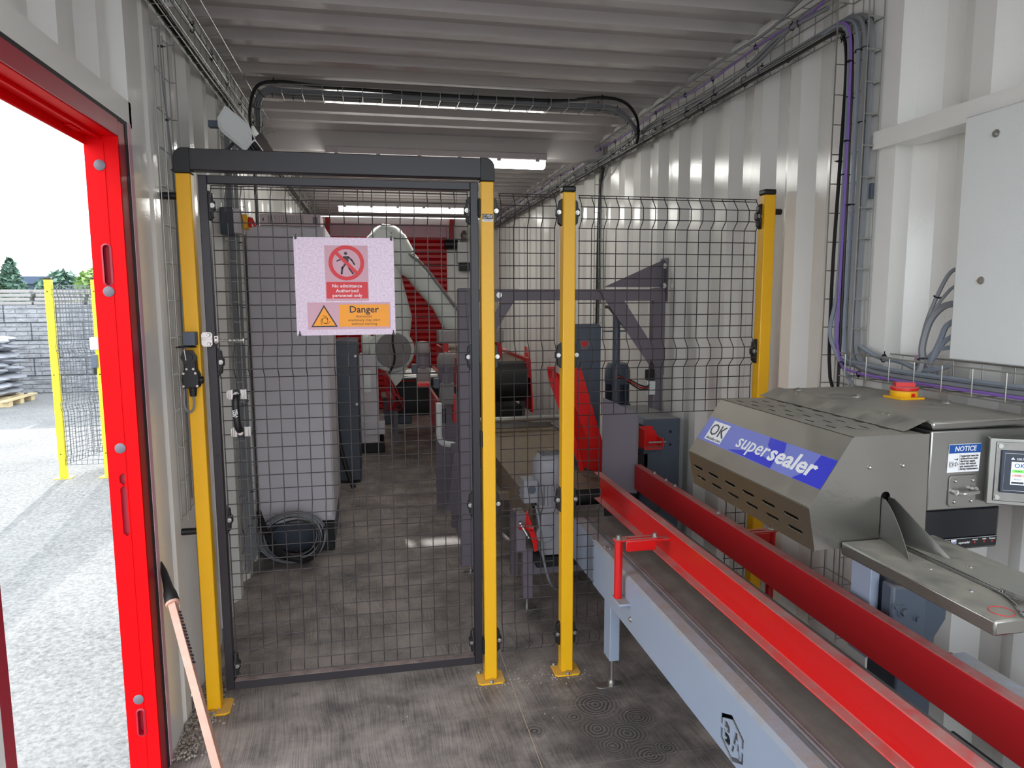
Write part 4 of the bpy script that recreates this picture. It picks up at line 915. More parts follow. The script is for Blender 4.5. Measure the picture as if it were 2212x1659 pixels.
# column carrying the sealer
co = thing('support_column', 'dark blue-grey pedestal column with bolted clamp holding up the sealing machine', 'column', (1.36, 1.56, 0))
mb = MB().prism([(1.36, .93), (1.56, .93), (1.548, .65), (1.516, .60), (1.516, 0), (1.40, 0), (1.40, .55), (1.36, .62)], 'y', 1.60, 1.72); mb.build('pedestal', 'grey3', co, bev=.006)
mb = MB().prism([(1.334, .785), (1.425, .770), (1.442, .755), (1.448, .630), (1.440, .60), (1.345, .625), (1.334, .645)], 'y', 1.555, 1.60); cb = mb.build('clamp_box', 'grey3', co, bev=.008)
mb = MB()
for x_, z_, r_ in ((1.345, .728, .007), (1.368, .712, .011), (1.412, .688, .007)): bolt(MB(), (x_, 1.5555, z_), (0, -1, 0), r_, r_*.8).build('clamp_bolt', 'grey3', cb)
MB().box(1.318, 1.345, 1.62, 1.70, .55, .93).build('side_plate', 'grey', co, bev=.002)
MB().box(1.26, 1.56, 1.50, 1.80, .925, .945).build('mounting_plate', 'grey3', co, bev=.002)
mb = MB().tube(smooth_path([(1.455, 1.585, .92), (1.46, 1.58, .80), (1.475, 1.575, .765), (1.51, 1.575, .745), (1.56, 1.58, .745), (1.62, 1.60, .78)], 5), .005, 8); o = mb.build('cable', 'cblack', smooth=True); tag(o, 'thin dark cable drooping behind the sealer pedestal', 'cable')

# ================================================================== WALL ITEMS RIGHT
wp = thing('wall_panel_box', 'large white flat panel box bolted to the right wall', 'panel', (1.60, .6, 1.37))
MB().box(1.575, 1.675, -.28, 1.685, 1.37, 2.018).build('cover', 'panelwhite', wp, bev=.004)
for y, z in ((1.582, 1.955), (1.595, 1.585)):
    mb = MB(); mb.cyl((1.575, y, z), (1.5735, y, z), .0095, 16); bolt(mb, (1.5735, y, z), -X, .006, .005); mb.build('bolt', 'zinc', wp)
glp = [(1.61+.012, z) for z in (1.615, 1.57, 1.51, 1.463, 1.415, 1.39)]
gz = (1.625, 1.575, 1.525, 1.478, 1.435, 1.40)
for z in gz:
    mb = MB().cyl((1.615, 1.684, z), (1.615, 1.712, z), .0125, 12, .009); mb.build('cable_gland', 'plastic', wp, smooth=True)

def tray_mb(a, b, across, width, upv, depth, step, r=.0021, nb=3, nside=1):
    """wire cable tray: base `width` along `across`, flanges `depth` along upv"""
    a, b = V3(a), V3(b); d = (b-a); Ln = d.length; d.normalize(); ac = V3(across); u = V3(upv); mb = MB()
    for i in range(nb+1):
        o_ = ac*(width*i/nb); mb.tube([a+o_, b+o_], r, 5)
    for s_ in (0, 1):
        for j in range(1, nside+1):
            o_ = ac*(width*s_)+u*(depth*j/nside); mb.tube([a+o_, b+o_], r*1.15, 5)
    for i in range(int(Ln/step)+1):
        p = a+d*min(step*i+.01, Ln); mb.tube([p+u*depth, p, p+ac*width, p+ac*width+u*depth], r, 5)
    return mb
tv = thing('cable_tray', 'upright galvanised wire cable tray on the right wall post', 'cable tray', (1.61, 2.1, .35), 'wire cable trays')
tray_mb((1.612, 2.070, .35), (1.612, 2.070, 2.60), Y, .155, -X, .055, .098, nb=3).build('basket', 'galv', tv, weld=False)
MB().box(1.603, 1.616, 2.075, 2.087, 1.86, 1.91).build('joining_clip', 'grey3', tv)
th = thing('cable_tray', 'horizontal galvanised wire cable tray under the white panel box', 'cable tray', (1.6, 1.2, 1.285), 'wire cable trays')
tray_mb((1.645, -.27, 1.285), (1.645, 2.07, 1.285), -X, .13, Z, .075, .1).build('basket', 'galv', th, weld=False)
MB().box(1.640, 1.646, 1.845, 1.885, 1.28, 1.365).build('wall_bracket', 'galvsheet', th)
mb = MB(); bolt(mb, (1.640, 1.865, 1.335), -X, .006, .005); mb.build('bracket_bolt', 'zinc', th)
tr_ = thing('cable_tray', 'long wire cable tray high along the right wall just below the ceiling', 'cable tray', (1.63, 6, 2.45), 'wire cable trays')
tray_mb((1.650, 2.18, 2.452), (1.650, YE-.1, 2.452), Z, .150, -X, .06, .1).build('basket', 'galv', tr_, weld=False)
tl = thing('cable_tray', 'wire cable tray running along the top of the left wall', 'cable tray', (-.64, 6, 2.5), 'wire cable trays')
def ztray(y0, y1, mb):
    prof = [(-.682, 2.535), (-.680, 2.497), (-.628, 2.497), (-.622, 2.605), (-.570, 2.612)]
    for px_, pz in prof+[(-.654, 2.497), (-.625, 2.55)]: mb.tube([(px_, y0, pz), (px_, y1, pz)], .0022, 5)
    y = y0
    while y < y1: mb.tube([(a, y, b) for a, b in prof], .002, 5); y += .1
    return mb
ztray(1.6, YE-.1, MB()).build('basket', 'galv', tl, weld=False)
tl2 = thing('cable_tray', 'upright wire cable tray on the left wall between door and gate', 'cable tray', (-.69, 2.75, .75), 'wire cable trays')
tray_mb((-.690, 2.66, .75), (-.690, 2.66, 2.46), Y, .19, X, .022, .13, nb=3).build('basket', 'galv', tl2, weld=False)
tl3 = thing('cable_tray', 'upright wire cable tray full of cables on the left wall behind the gate', 'cable tray', (-.67, 3.9, .15), 'wire cable trays')
tray_mb((-.690, 3.72, .12), (-.690, 3.72, 2.5), Y, .32, X, .05, .1, nb=4).build('basket', 'galv', tl3, weld=False)
txx = thing('cable_tray', 'wire cable tray crossing the ceiling from wall to wall', 'cable tray', (.5, 3.95, 2.57), 'wire cable trays')
tray_mb((-.42, 3.86, 2.575), (1.36, 3.86, 2.575), Y, .16, Z, .045, .1, nb=3).build('basket', 'galv', txx, weld=False)
tv3 = thing('cable_tray', 'narrow upright wire tray on the right wall above the motor behind the fence', 'cable tray', (1.65, 5.0, 1.4), 'wire cable trays')
tray_mb((1.655, 4.95, 1.35), (1.655, 4.95, 2.45), Y, .1, -X, .03, .1, nb=1).build('basket', 'galv', tv3, weld=False)

# ================================================================== CABLES
def tie(c, p, d, r):      # cable tie ring with a small head, child of its cable
    p = V3(p); d = V3(d).normalized(); q = d.cross(Z)
    if q.length < .05: q = d.cross(X)
    q.normalize(); u = q.cross(d); mb = MB()
    mb.tube([p+(q*math.cos(a)+u*math.sin(a))*r for a in (2*math.pi*k/10 for k in range(10))], .0018, 4, closed=True)
    side = random.choice((-1, 1)); mb.obox(p+u*side*(-r)-q*.0045, p+u*side*(-r)+q*.0045, .006, .006); mb.obox(p-u*side*r, p-u*side*(r+.012), .002, .003)
    mb.build('cable_tie', 'plastic', c)
def cable(pts, r, m, label, group=None, k=5, ties=(), name='cable', tr_=None, n=6):
    sp = smooth_path(pts, k); o = MB().tube(sp, r, n).build(name, m, smooth=True); tag(o, label, 'cable', group)
    for i in ties:
        j = int(i*(len(sp)-1)); j = max(1, min(len(sp)-2, j)); tie(o, sp[j], sp[j+1]-sp[j-1], (tr_ or r)+.003)
    return o
def wob(a): return random.uniform(-a, a)
# upper right tray: lower bundle
for i in range(8):
    x = 1.600+.009*(i % 4); z = 2.462+.009*(i//4)
    pts = [(x+wob(.004), y, z+wob(.004)) for y in [2.2+j*.28 for j in range(28)]]
    last = pts[0]
    cable(pts, .0042, 'cgrey', 'thin grey cable strapped low in the tray along the right wall', 'grey cables low in the right wall tray', 2, ties=[(2*j+.5)/80 for j in range(3, 34)] if i == 0 else (), tr_=.016)
pts = [(1.597+wob(.003), y, 2.447+wob(.004)) for y in [2.3+j*.28 for j in range(27)]]
pts = [(1.578, 2.20, 1.26), (1.577, 2.215, 1.6), (1.578, 2.205, 2.0), (1.580, 2.20, 2.30), (1.585, 2.23, 2.41)]+pts
cable([(1.53, 2.04, 1.19)]+pts, .0062, 'cblack', 'black cable running along the right wall tray and down the post', None, 4, ties=(.1, .16, .22, .3))
cable([(1.585, 2.165, 1.05), (1.584, 2.165, 1.5), (1.583, 2.17, 2.0), (1.586, 2.18, 2.32), (1.59, 2.24, 2.43), (1.605, 2.6, 2.452), (1.60, 3.4, 2.452), (1.60, 4.4, 2.452)], .005, 'cblack', 'second black cable beside the first, dropping straight past the lower tray')
cable([(1.603, 2.35+j*.3, 2.50+.012*math.sin(j*1.3)+(.05 if j < 2 else 0)) for j in range(25)], .0085, 'cgrey', 'thick grey cable snaking across the middle of the right wall tray', None, 4, ties=[.04*j for j in range(1, 24)])
cable([(1.604, 2.2+j*.3, 2.515+.013*math.sin(j*1.3+.6)+(.05 if j < 2 else 0)) for j in range(25)], .0075, 'cgrey', 'grey cable running just above the thick one in the right wall tray', None, 4)
cable([(1.606, 1.9, 2.66), (1.60, 2.2, 2.62)]+[(1.600, 2.45+j*.3, 2.565+.010*math.sin(j*1.7)) for j in range(24)], .0045, 'cpurple', 'purple cable along the upper edge of the right wall tray', None, 4, ties=[.045*j for j in range(2, 21)])
cable([(1.56, 2.1, 2.655), (1.57, 2.4, 2.63), (1.59, 2.7, 2.600)]+[(1.590, 3.0+j*.35, 2.605+.006*math.sin(j*2)) for j in range(18)], .0055, 'cgrey', 'grey cable lying highest, under the ceiling in the right wall tray', None, 4)
# down the post and into the lower tray
def down(y, r, m, label, xb, zb_, x=1.590, grp=None, yend=-.25, ties=(), top=2.47):
    return cable([(1.61, y+.22, top), (x+.005, y+.07, top-.015), (x, y+.01, top-.08), (x, y, 2.2), (x+wob(.003), y+wob(.004), 1.9), (x+wob(.003), y+wob(.004), 1.6), (x, y, 1.42), (x-.006, y-.03, 1.335), (xb, y-.13, zb_+.008), (xb, y-.35, zb_), (xb+wob(.006), 1.2, zb_+.004), (xb, .6, zb_), (xb, yend, zb_)], r, m, label, grp, 6, ties=ties)
down(2.175, .0085, 'cbraid', 'light braided cable strapped down the right wall post', 1.60, 1.303, 1.574, ties=(.17, .25, .33))
down(2.158, .0045, 'cpurple', 'purple cable down the post and along the front of the lower tray', 1.522, 1.298, 1.566, ties=(.22, .3, .62, .7))
down(2.142, .0075, 'cbraid', 'darker braided cable just right of the purple one on the post', 1.565, 1.318, 1.582, ties=(.2, .36))
down(2.115, .0105, 'cgrey', 'thick smooth grey cable on the right side of the upright tray', 1.560, 1.300, 1.588, ties=(.2, .28))
down(2.092, .009, 'cgrey', 'smooth grey cable nearest the beam end in the upright tray', 1.585, 1.300, 1.592, ties=(.15,))
cable([(1.576, 2.175, 1.75), (1.568, 2.175, 1.55), (1.558, 2.185, 1.42), (1.560, 2.13, 1.33), (1.545, 2.02, 1.24)], .0065, 'cbraid', 'loose braided cable bowing out left at the foot of the upright tray', None, 8)
cable([(1.585, 2.06, 1.38), (1.590, 1.98, 1.352), (1.59, 1.88, 1.345), (1.585, 1.80, 1.328), (1.58, 1.74, 1.335), (1.585, 1.69, 1.352)], .008, 'cbraid', 'sagging braided cable strapped to the top rail of the lower tray', None, 8, ties=(.25, .6))
cable([(1.622, 1.712, gz[0]), (1.612, 1.745, gz[0]-.02), (1.60, 1.78, 1.52), (1.592, 1.80, 1.44), (1.588, 1.79, 1.38), (1.585, 1.76, 1.335), (1.575, 1.70, 1.305), (1.57, 1.5, 1.300), (1.57, .3, 1.3)], .0055, 'cgrey', 'grey cable from the top gland of the panel box', None, 8, ties=(.22,))
cable([(1.620, 1.712, gz[1]), (1.612, 1.735, gz[1]-.012), (1.60, 1.77, 1.51), (1.59, 1.792, 1.44), (1.586, 1.785, 1.37), (1.59, 1.74, 1.33), (1.60, 1.68, 1.305), (1.605, 1.4, 1.300), (1.605, .3, 1.3)], .0045, 'cgrey', 'thin grey cable from the second gland of the panel box', None, 8)
cable([(1.618, 1.712, gz[2]), (1.608, 1.755, gz[2]-.012), (1.596, 1.785, 1.47), (1.586, 1.795, 1.40), (1.580, 1.785, 1.35), (1.572, 1.80, 1.31), (1.562, 1.86, 1.296), (1.555, 1.92, 1.295)], .010, 'cgrey', 'thickest grey cable curling from the third gland down to the tray', None, 8, ties=(.55,))
cable([(1.616, 1.712, gz[3]), (1.606, 1.735, gz[3]-.02), (1.60, 1.745, 1.42), (1.592, 1.765, 1.36), (1.60, 1.78, 1.33)], .008, 'cbraid', 'dark braided cable from the fourth gland of the panel box', None, 8)
cable([(1.614, 1.712, gz[4]), (1.604, 1.735, gz[4]-.02), (1.598, 1.755, 1.38), (1.590, 1.775, 1.335)], .007, 'cbraid', 'braided cable from the fifth gland of the panel box', None, 8)
cable([(1.612, 1.712, gz[5]), (1.602, 1.735, gz[5]-.004), (1.596, 1.76, 1.385), (1.592, 1.785, 1.35)], .007, 'cbraid', 'short braided cable from the lowest gland of the panel box', None, 8)
# left tray
for i in range(6):
    cable([(-.672+.009*(i % 4)+wob(.003), 1.65+j*.33, 2.506+.009*(i//4)+wob(.003)) for j in range(25)], .0052, 'cblack', 'black cable lying in the bottom of the left wall tray', 'black cables in the left wall tray', 2)
for i in range(2):
    cable([(-.628, 1.65+j*.33, 2.545+.022*i+.006*math.sin(j*1.6+i)) for j in range(25)], .004, 'cgrey', 'grey cable tied to the side of the left wall tray', 'grey cables on the left wall tray', 4, ties=[.043*j for j in range(1, 22)])
cable([(-.683, 2.72, 2.48), (-.680, 2.72, 2.3), (-.678, 2.76, 2.1), (-.680, 2.79, 1.9), (-.682, 2.78, 1.2), (-.682, 2.78, .8)], .0035, 'cgrey', 'single grey lead hanging in the upright tray beside the left gate post', None, 6, ties=(.1, .35, .55))
# ceiling crossing
for i in range(9):
    dx = .010*(i % 3); dz = .010*(i//3); r_ = .0055
    cable([(-.645, 5.4, 2.47+dz), (-.635, 4.7, 2.42+dz), (-.60+dx, 4.25, 2.41+dz), (-.565+dx, 4.05, 2.46), (-.545+dx, 3.93+dx, 2.545+dz*.5), (-.48, 3.90+dx*2, 2.588+dz), (-.36, 3.90+dx*3, 2.583+dz), (.1, 3.90+dx*3, 2.583+dz), (.6, 3.90+dx*3, 2.585+dz), (1.1, 3.90+dx*3, 2.585+dz), (1.32, 3.90+dx*3, 2.585+dz), (1.45, 3.96+dx, 2.560+dz), (1.55+dx*.5, 4.06, 2.50+dz), (1.60, 4.2, 2.475), (1.61, 4.6, 2.47), (1.61, 5.2, 2.47)], r_, 'cgrey', 'grey cable in the bundle crossing the ceiling between the wall trays', 'grey cables crossing the ceiling', 4, ties=[.10+.05*j for j in range(17)] if i == 4 else (), tr_=.020)
cable([(-.58, 4.25, 2.30), (-.580, 4.02, 2.38), (-.578, 3.95, 2.50), (-.53, 3.87, 2.60), (-.42, 3.86, 2.628), (-.2, 3.87, 2.618), (.3, 3.87, 2.606), (.8, 3.87, 2.606), (1.05, 3.87, 2.610), (1.28, 3.86, 2.634), (1.42, 3.89, 2.622), (1.52, 3.97, 2.57), (1.565, 4.05, 2.50), (1.575, 4.10, 2.455)], .0085, 'cblack', 'thick black hose arching over the ceiling tray and down at both ends', None, 6, ties=(.3, .4, .5, .6, .7))
# left wall behind gate
for i in range(11):
    y = 3.745+.027*i
    cable([(-.670, y+.02, 2.44), (-.672+wob(.004), y+wob(.006), 2.0), (-.672+wob(.006), y+wob(.006), 1.5), (-.672+wob(.006), y+wob(.006), 1.0), (-.672+wob(.006), y+wob(.006), .5), (-.665, y, .12)], .0055, 'cgrey', 'grey cable dropping down the upright tray behind the gate', 'grey cables down the left wall', 3, ties=(.15, .28, .4, .5, .6, .7, .8, .9) if i in (3, 8) else (), tr_=.012)
for i in range(3):
    cable([(-.665, 4.62+.02*i, 2.50), (-.668, 4.62+.02*i, 2.2), (-.668, 4.63+.02*i, 1.97)], .008, 'cblack', 'black cable dropping behind the grey cabinet on the left wall', 'black cables behind the cabinet', 3)
coil = thing('cable_coil', 'tangled coil of grey cable heaped at the foot of the grey cabinet', 'cable coil', (-.50, 4.17, 0))
for i in range(9):
    R_ = .145+.008*(i % 4)+wob(.006); cx_ = -.49+wob(.02); cz_ = .155+wob(.012); y_ = 4.14+.012*i
    MB().tube([(cx_+R_*1.05*math.cos(a), y_+.02*math.sin(a*2), max(.008, cz_+R_*.86*math.sin(a))) for a in (2*math.pi*k/30 for k in range(30))], .0065, 6, closed=True).build('loop', 'cgrey' if i % 4 else 'cblack', coil, smooth=True)
MB().tube(smooth_path([(-.66, 4.1, .35), (-.60, 4.12, .16), (-.50, 4.13, .05), (-.40, 4.14, .03), (-.34, 4.15, .09), (-.31, 4.2, .20)], 5), .016, 8).build('hose', 'cblack', coil, smooth=True)
# right wall behind the fence
cable([(1.635, 4.9, 2.46), (1.635, 4.95, 2.3), (1.638, 4.99, 2.0), (1.638, 5.0, 1.6), (1.635, 5.0, 1.3)], .014, 'cblack', 'thick black hose dropping down the right wall in the narrow tray', None, 6, ties=(.2, .45, .6, .8))
cable([(1.63, 4.75, 2.47), (1.625, 4.80, 2.40), (1.63, 4.90, 2.33), (1.635, 4.93, 2.1), (1.635, 4.93, 1.5)], .0055, 'cgrey', 'grey cable curving off the tray and down beside the black wall hose', None, 6)
# leads near the big gear motor
cable([(.748, 3.235, .585), (.765, 3.22, .50), (.775, 3.20, .40), (.79, 3.20, .28), (.82, 3.20, .17), (.87, 3.25, .11), (.93, 3.4, .12), (.98, 3.6, .2)], .0065, 'cgrey', 'grey power lead hanging from the gear motor terminal box', None, 6)

# ================================================================== LAMPS
def batten(x0, x1, y, zc, label):
    t = thing('batten_lamp', label, 'lamp', ((x0+x1)/2, y, zc), 'ceiling batten lamps')
    MB().box(x0, x1, y-.055, y+.055, zc-.004, zc+.045).build('housing', 'lamphouse', t, bev=.008)
    P = [(y-.050, zc-.004), (y-.047, zc-.036), (y-.030, zc-.050), (y+.030, zc-.050), (y+.047, zc-.036), (y+.050, zc-.004)]
    MB().prism(P, 'x', x0+.012, x1-.012).build('diffuser', 'lamp', t)
    n = 6
    for i in range(n):
        x = x0+.07+(x1-x0-.14)*i/(n-1); mb = MB(); mb.box(x-.014, x+.014, y-.060, y-.050, zc-.016, zc+.034); mb.box(x-.014, x+.014, y+.050, y+.060, zc-.016, zc+.034); mb.build('clip', 'lamphouse', t, bev=.002)
    for x in (x0+.25, x1-.25): (MB().box(x-.012, x+.012, y+.054, y+.064, zc+.0, zc+.045) if y < 5 else MB().box(x-.004, x+.004, y-.004, y+.004, zc+.044, ZC+.012)).build('hanger', 'lamphouse', t)
batten(-.260, 1.215, 4.892, 2.480, 'lit strip lamp across the ceiling just before the ceiling beam, nearest the camera')
batten(-.295, 1.15, 7.42, 2.462, 'lit strip lamp across the far ceiling near the red shutter')

fdl = thing('flood_light', 'pale unlit flood light tilted down on the left wall under the tray', 'flood light', (-.52, 3.25, 2.2))
def fp(px, py, y): # helper only for a tidy outline list below (metres)
    return None
out = [(-.533, 2.290), (-.520, 2.282), (-.447, 2.222), (-.424, 2.166), (-.465, 2.118), (-.548, 2.187), (-.562, 2.210), (-.562, 2.242)]
MB().prism(out, 'y', 3.0, 3.012).build('end_cheek', 'panelwhite', fdl, bev=.004)
cxm = sum(p[0] for p in out)/8; czm = sum(p[1] for p in out)/8
MB().prism([(cxm+(p[0]-cxm)*.82, czm+(p[1]-czm)*.82) for p in out], 'y', 2.996, 3.0).build('cheek_inset', 'panelwhite', fdl, bev=.002)
MB().prism([(cxm+(p[0]-cxm)*.90, czm+(p[1]-czm)*.90) for p in out], 'y', 3.012, 3.42).build('body', 'grey3', fdl)
mb = MB()
for i in range(6): mb.obox((-.425-i*.009, 3.02, 2.158-i*.008), (-.425-i*.009, 3.42, 2.158-i*.008), .002, .03, upv=(.6, 0, -.8))
mb.build('cooling_fins', 'grey3', fdl)
mb = MB(); mb.box(-.437, -.428, 3.0, 3.43, 2.16, 2.215); mb.build('glass_rim', 'panelwhite', fdl)
MB().prism([(-.433+.004, 2.168), (-.40, 2.19), (-.405, 2.196), (-.435+.004, 2.176)], 'y', 3.02, 3.42).build('glass_edge', 'blackgloss', fdl)
mb = MB(); mb.box(-.60, -.555, 3.02, 3.05, 2.210, 2.236); mb.box(-.70, -.60, 3.08, 3.32, 2.11, 2.13); mb.obox((-.60, 3.2, 2.12), (-.53, 3.2, 2.20), .03, .008); mb.build('bracket', 'grey3', fdl, bev=.002)

# ================================================================== CABINETS
cb = thing('control_cabinet', 'tall light grey electrical cabinet on a dark plinth against the left wall', 'cabinet', (-.47, 4.75, 0))
MB().box(-.69, -.252, 4.36, 5.20, .185, 1.965).build('body', 'cabinet', cb, bev=.006)
dr = MB().box(-.688, -.258, 4.335, 4.358, .195, 1.955).build('door', 'cabinet', cb, bev=.006)
MB().cyl((-.285, 4.335, .235), (-.285, 4.331, .235), .011, 14).build('door_plug', 'panelwhite', dr, smooth=True)
MB().box(-.68, -.262, 4.37, 5.19, 0, .185).build('plinth', 'cabdark', cb, bev=.004); MB().box(-.36, -.258, 4.35, 4.40, 0, .183).build('plinth_corner', 'rubber', cb, bev=.004)
bf = thing('carton', 'long flat white carton lying on top of the grey cabinet', 'carton', (-.44, 4.5, 1.966))
MB().box(-.615, -.275, 4.36, 4.62, 1.967, 2.034).build('box', 'pump', bf, bev=.002)
mb = MB()
for i in range(14): mb.box(-.53+i*.012, -.528+i*.012, 4.3585, 4.3595, 1.975, 2.026)
mb.box(-.318, -.290, 4.3585, 4.3595, 1.978, 2.02); mb.box(-.60, -.590, 4.3585, 4.3595, 1.992, 2.01); mb.box(-.566, -.562, 4.3585, 4.3595, 1.984, 2.024); mb.box(-.556, -.550, 4.3585, 4.3595, 1.978, 2.022); mb.build('print', 'grey2', bf)
iso = thing('isolator_switch', 'yellow and red rotary isolator on a dark box high on the left wall', 'switch', (-.64, 3.74, 1.85))
MB().box(-.70, -.642, 3.68, 3.80, 1.855, 1.985).build('back_box', 'cabdark', iso, bev=.004); MB().box(-.642, -.606, 3.68, 3.80, 1.862, 1.98).build('lid', 'cabinet', iso, bev=.006)
MB().box(-.606, -.578, 3.70, 3.78, 1.885, 1.955).build('yellow_plate', 'yellow', iso, bev=.006); mb = MB().cyl((-.578, 3.74, 1.92), (-.566, 3.74, 1.92), .026, 16); mb.obox((-.566, 3.74, 1.94), (-.548, 3.74, 1.90), .012, .014); mb.build('knob', 'red', iso)
sc = thing('robot_controller', 'slim slate-blue controller cabinet standing beyond the grey cabinet', 'cabinet', (-.2, 6.1, 0))
MB().box(-.30, -.115, 5.95, 6.5, .02, 1.20).build('body', 'cabdark', sc, bev=.01)
mb = MB()
for z in (.62, 1.02): mb.ball((-.135, 5.948, z+.05), .012, 8, 6)
mb.build('indicator', 'white', sc); mb = MB().cyl((-.31, 5.9, .99), (-.34, 5.9, .99), .018, 10); mb.build('hose_coupling', 'red', sc)
mb = MB(); mb.tube(smooth_path([(-.33, 5.9, .99), (-.30, 5.85, .8), (-.29, 5.8, .5), (-.26, 5.75, .3), (-.20, 5.7, .1), (-.17, 5.68, .03)], 5), .02, 8); mb.build('hose', 'rubber', sc, smooth=True)

# ================================================================== ROBOT
rb = thing('industrial_robot', 'white jointed industrial robot arm reaching over the machines in front of the red shutter', 'robot', (.10, 7.25, 0))
yr = 7.25
MB().box(-.125, .055, 7.10, 7.5, .10, .985).build('pedestal', 'cabinet', rb, bev=.008); MB().box(-.10, .11, 7.08, 7.5, .19, .33).build('pedestal_foot', 'cabinet', rb, bev=.006)
MB().box(-.16, .10, 7.10, 7.6, 0, .12).build('base_plate', 'rubber', rb, bev=.01)
mb = MB(); mb.box(-.085, -.02, 7.094, 7.099, .62, .84); mb.build('data_plate', 'white', rb)
mb = MB(); mb.lathe([(.11, 0), (.12, .03), (.12, .07), (.09, .10), (.08, .16), (0, .16)], (-.10, yr, 1.08), X, 24); mb.build('swivel', 'robot', rb, smooth=True)
mb = MB(); mb.lathe([(0, -.139), (.205, -.139), (.215, -.134), (.225, -.10), (.225, .10), (.20, .14), (0, .14)], (.20, yr, 1.03), Y, 32)
mb.prism([(.0, .98), (.10, 1.2), (.36, 1.22), (.40, .95), (.28, .72), (.22, .66), (.12, .82), (-.05, .90)], 'y', yr-.11, yr+.11); sh = mb.build('shoulder', 'robot', rb, smooth=True)
mb = MB(); mb.lathe([(.178, -.14), (.172, -.160), (0, -.160)], (.21, yr, 1.03), Y, 30); mb.build('joint_cover', 'robotg', sh, smooth=True)
mb = MB()
for k in range(16): a = 2*math.pi*k/16; mb.cyl((.21+.135*math.cos(a), yr-.160, 1.03+.135*math.sin(a)), (.21+.135*math.cos(a), yr-.168, 1.03+.135*math.sin(a)), .009, 8)
mb.build('cover_bolts', 'robotg', sh)
mb = MB().tube(smooth_path([(.21, yr-.17, 1.22), (.205, yr-.175, 1.10), (.22, yr-.175, 1.0), (.21, yr-.17, .90), (.16, yr-.16, .80)], 5), .010, 8); mb.build('cable_hose', 'rubber', rb, smooth=True)
def limb3(cs, mb=None, n=16):   # cs: (x, z, halfwidth across, halfdepth)
    mb = mb or MB(); secs = []
    for i, (x, z, a, b) in enumerate(cs):
        p0 = cs[max(0, i-1)]; p1 = cs[min(len(cs)-1, i+1)]; d = Vector((p1[0]-p0[0], 0, p1[1]-p0[1])).normalized(); q = Vector((-d.z, 0, d.x))
        secs.append([Vector((x, yr, z))+q*a*math.copysign(abs(math.cos(t))**.6, math.cos(t))+Y*b*math.copysign(abs(math.sin(t))**.6, math.sin(t)) for t in (2*math.pi*k/n for k in range(n))])
    return mb.loft(secs)
limb3([(.25, 1.15, .13, .10), (.26, 1.35, .15, .11), (.23, 1.6, .12, .10), (.19, 1.85, .10, .09), (.17, 2.05, .10, .09)]).build('upper_arm', 'robot', rb, smooth=True)
mb = MB(); mb.ball((.18, yr, 2.14), .15, 20, 12, (1.15, .9, .9)); limb3([(.02, 2.08, .08, .08), (.14, 2.15, .13, .11), (.26, 2.08, .14, .12), (.33, 1.96, .13, .11)], mb); mb.lathe([(.09, -.15), (.095, 0), (.09, .02)], (.14, yr, 2.12), Y, 20); eb = mb.build('elbow', 'robot', rb, smooth=True)
mb = MB()
for a in range(5): mb.cyl((.20+.05*math.cos(a*1.25), yr-.135, 2.13+.05*math.sin(a*1.25)), (.20+.05*math.cos(a*1.25), yr-.142, 2.13+.05*math.sin(a*1.25)), .008, 8)
mb.build('elbow_bolts', 'robotg', eb)
limb3([(.28, 1.98, .13, .11), (.40, 1.86, .125, .11), (.43, 1.82, .10, .09), (.55, 1.68, .105, .09), (.70, 1.50, .10, .085), (.80, 1.36, .125, .09), (.86, 1.24, .12, .09), (.90, 1.14, .07, .07)]).build('forearm', 'robot', rb, smooth=True)
mb = MB(); mb.tube([(.42, yr-.08, 1.98), (.56, yr-.09, 1.83), (.72, yr-.09, 1.62), (.90, yr-.09, 1.38)], .016, 8); mb.tube([(.36, yr-.08, 1.99), (.47, yr-.1, 1.92)], .022, 8); mb.build('hose_conduit', 'robotg', rb, smooth=True)
mb = MB(); mb.lathe([(.10, 0), (.11, .02), (.10, .05), (.05, .06), (.05, .10)], (.90, yr, 1.18), (0, 0, -1), 20); mb.build('wrist_flange', 'robot', rb, smooth=True)
mb = MB()
for i in range(10): mb.tube(smooth_path([(.10+wob(.03), yr-.1, .86), (.16+wob(.06), yr-.15, .66+wob(.05)), (.22+wob(.08), yr-.16, .5+wob(.05)), (.20+wob(.08), yr-.1, .42)], 4), .006, 5)
mb.build('wire_loom', 'reddull', rb, smooth=True)

# ================================================================== MACHINES BEHIND THE FENCE
pf = thing('portal_frame', 'dark grey steel portal frame standing across the conveyor behind the fence', 'frame', (1.06, 3.83, 0))
MB().box(.462, .556, 3.80, 3.86, .04, 1.598).build('leg', 'grey2', pf, bev=.006); MB().box(1.585, 1.645, 3.80, 3.88, 0, 1.598).build('leg', 'grey2', pf, bev=.006)
MB().cyl((.52, 3.83, .006), (.52, 3.83, .05), .008, 8).build('foot_rod', 'zinc', pf); MB().cyl((.52, 3.83, 0), (.52, 3.83, .008), .04, 16).build('foot_plate', 'zinc', pf)
MB().box(.556, 1.60, 3.81, 3.86, 1.530, 1.590).build('cross_beam', 'grey2', pf, bev=.004)
plate_mb([(.50, 1.592), (.79, 1.592), (.80, 1.575), (.56, 1.20), (.52, 1.20)], [[(.575, 1.525), (.70, 1.525), (.575, 1.34)]], .006, (0, 3.796, 0), X, Z).build('gusset_plate', 'grey2', pf)
plate_mb([(1.255, 1.58), (1.60, 1.592), (1.645, 1.57), (1.645, 1.10), (1.60, 1.10), (1.31, 1.50)], [[(1.40, 1.525), (1.575, 1.525), (1.575, 1.30), (1.56, 1.29)]], .006, (0, 3.796, 0), X, Z).build('gusset_plate', 'grey2', pf)
mb = MB(); mb.obox((1.33, 3.85, 1.50), (1.60, 3.85, 1.18), .09, .01, upv=(.7, 0, .6)); mb.build('brace', 'grey2', pf)
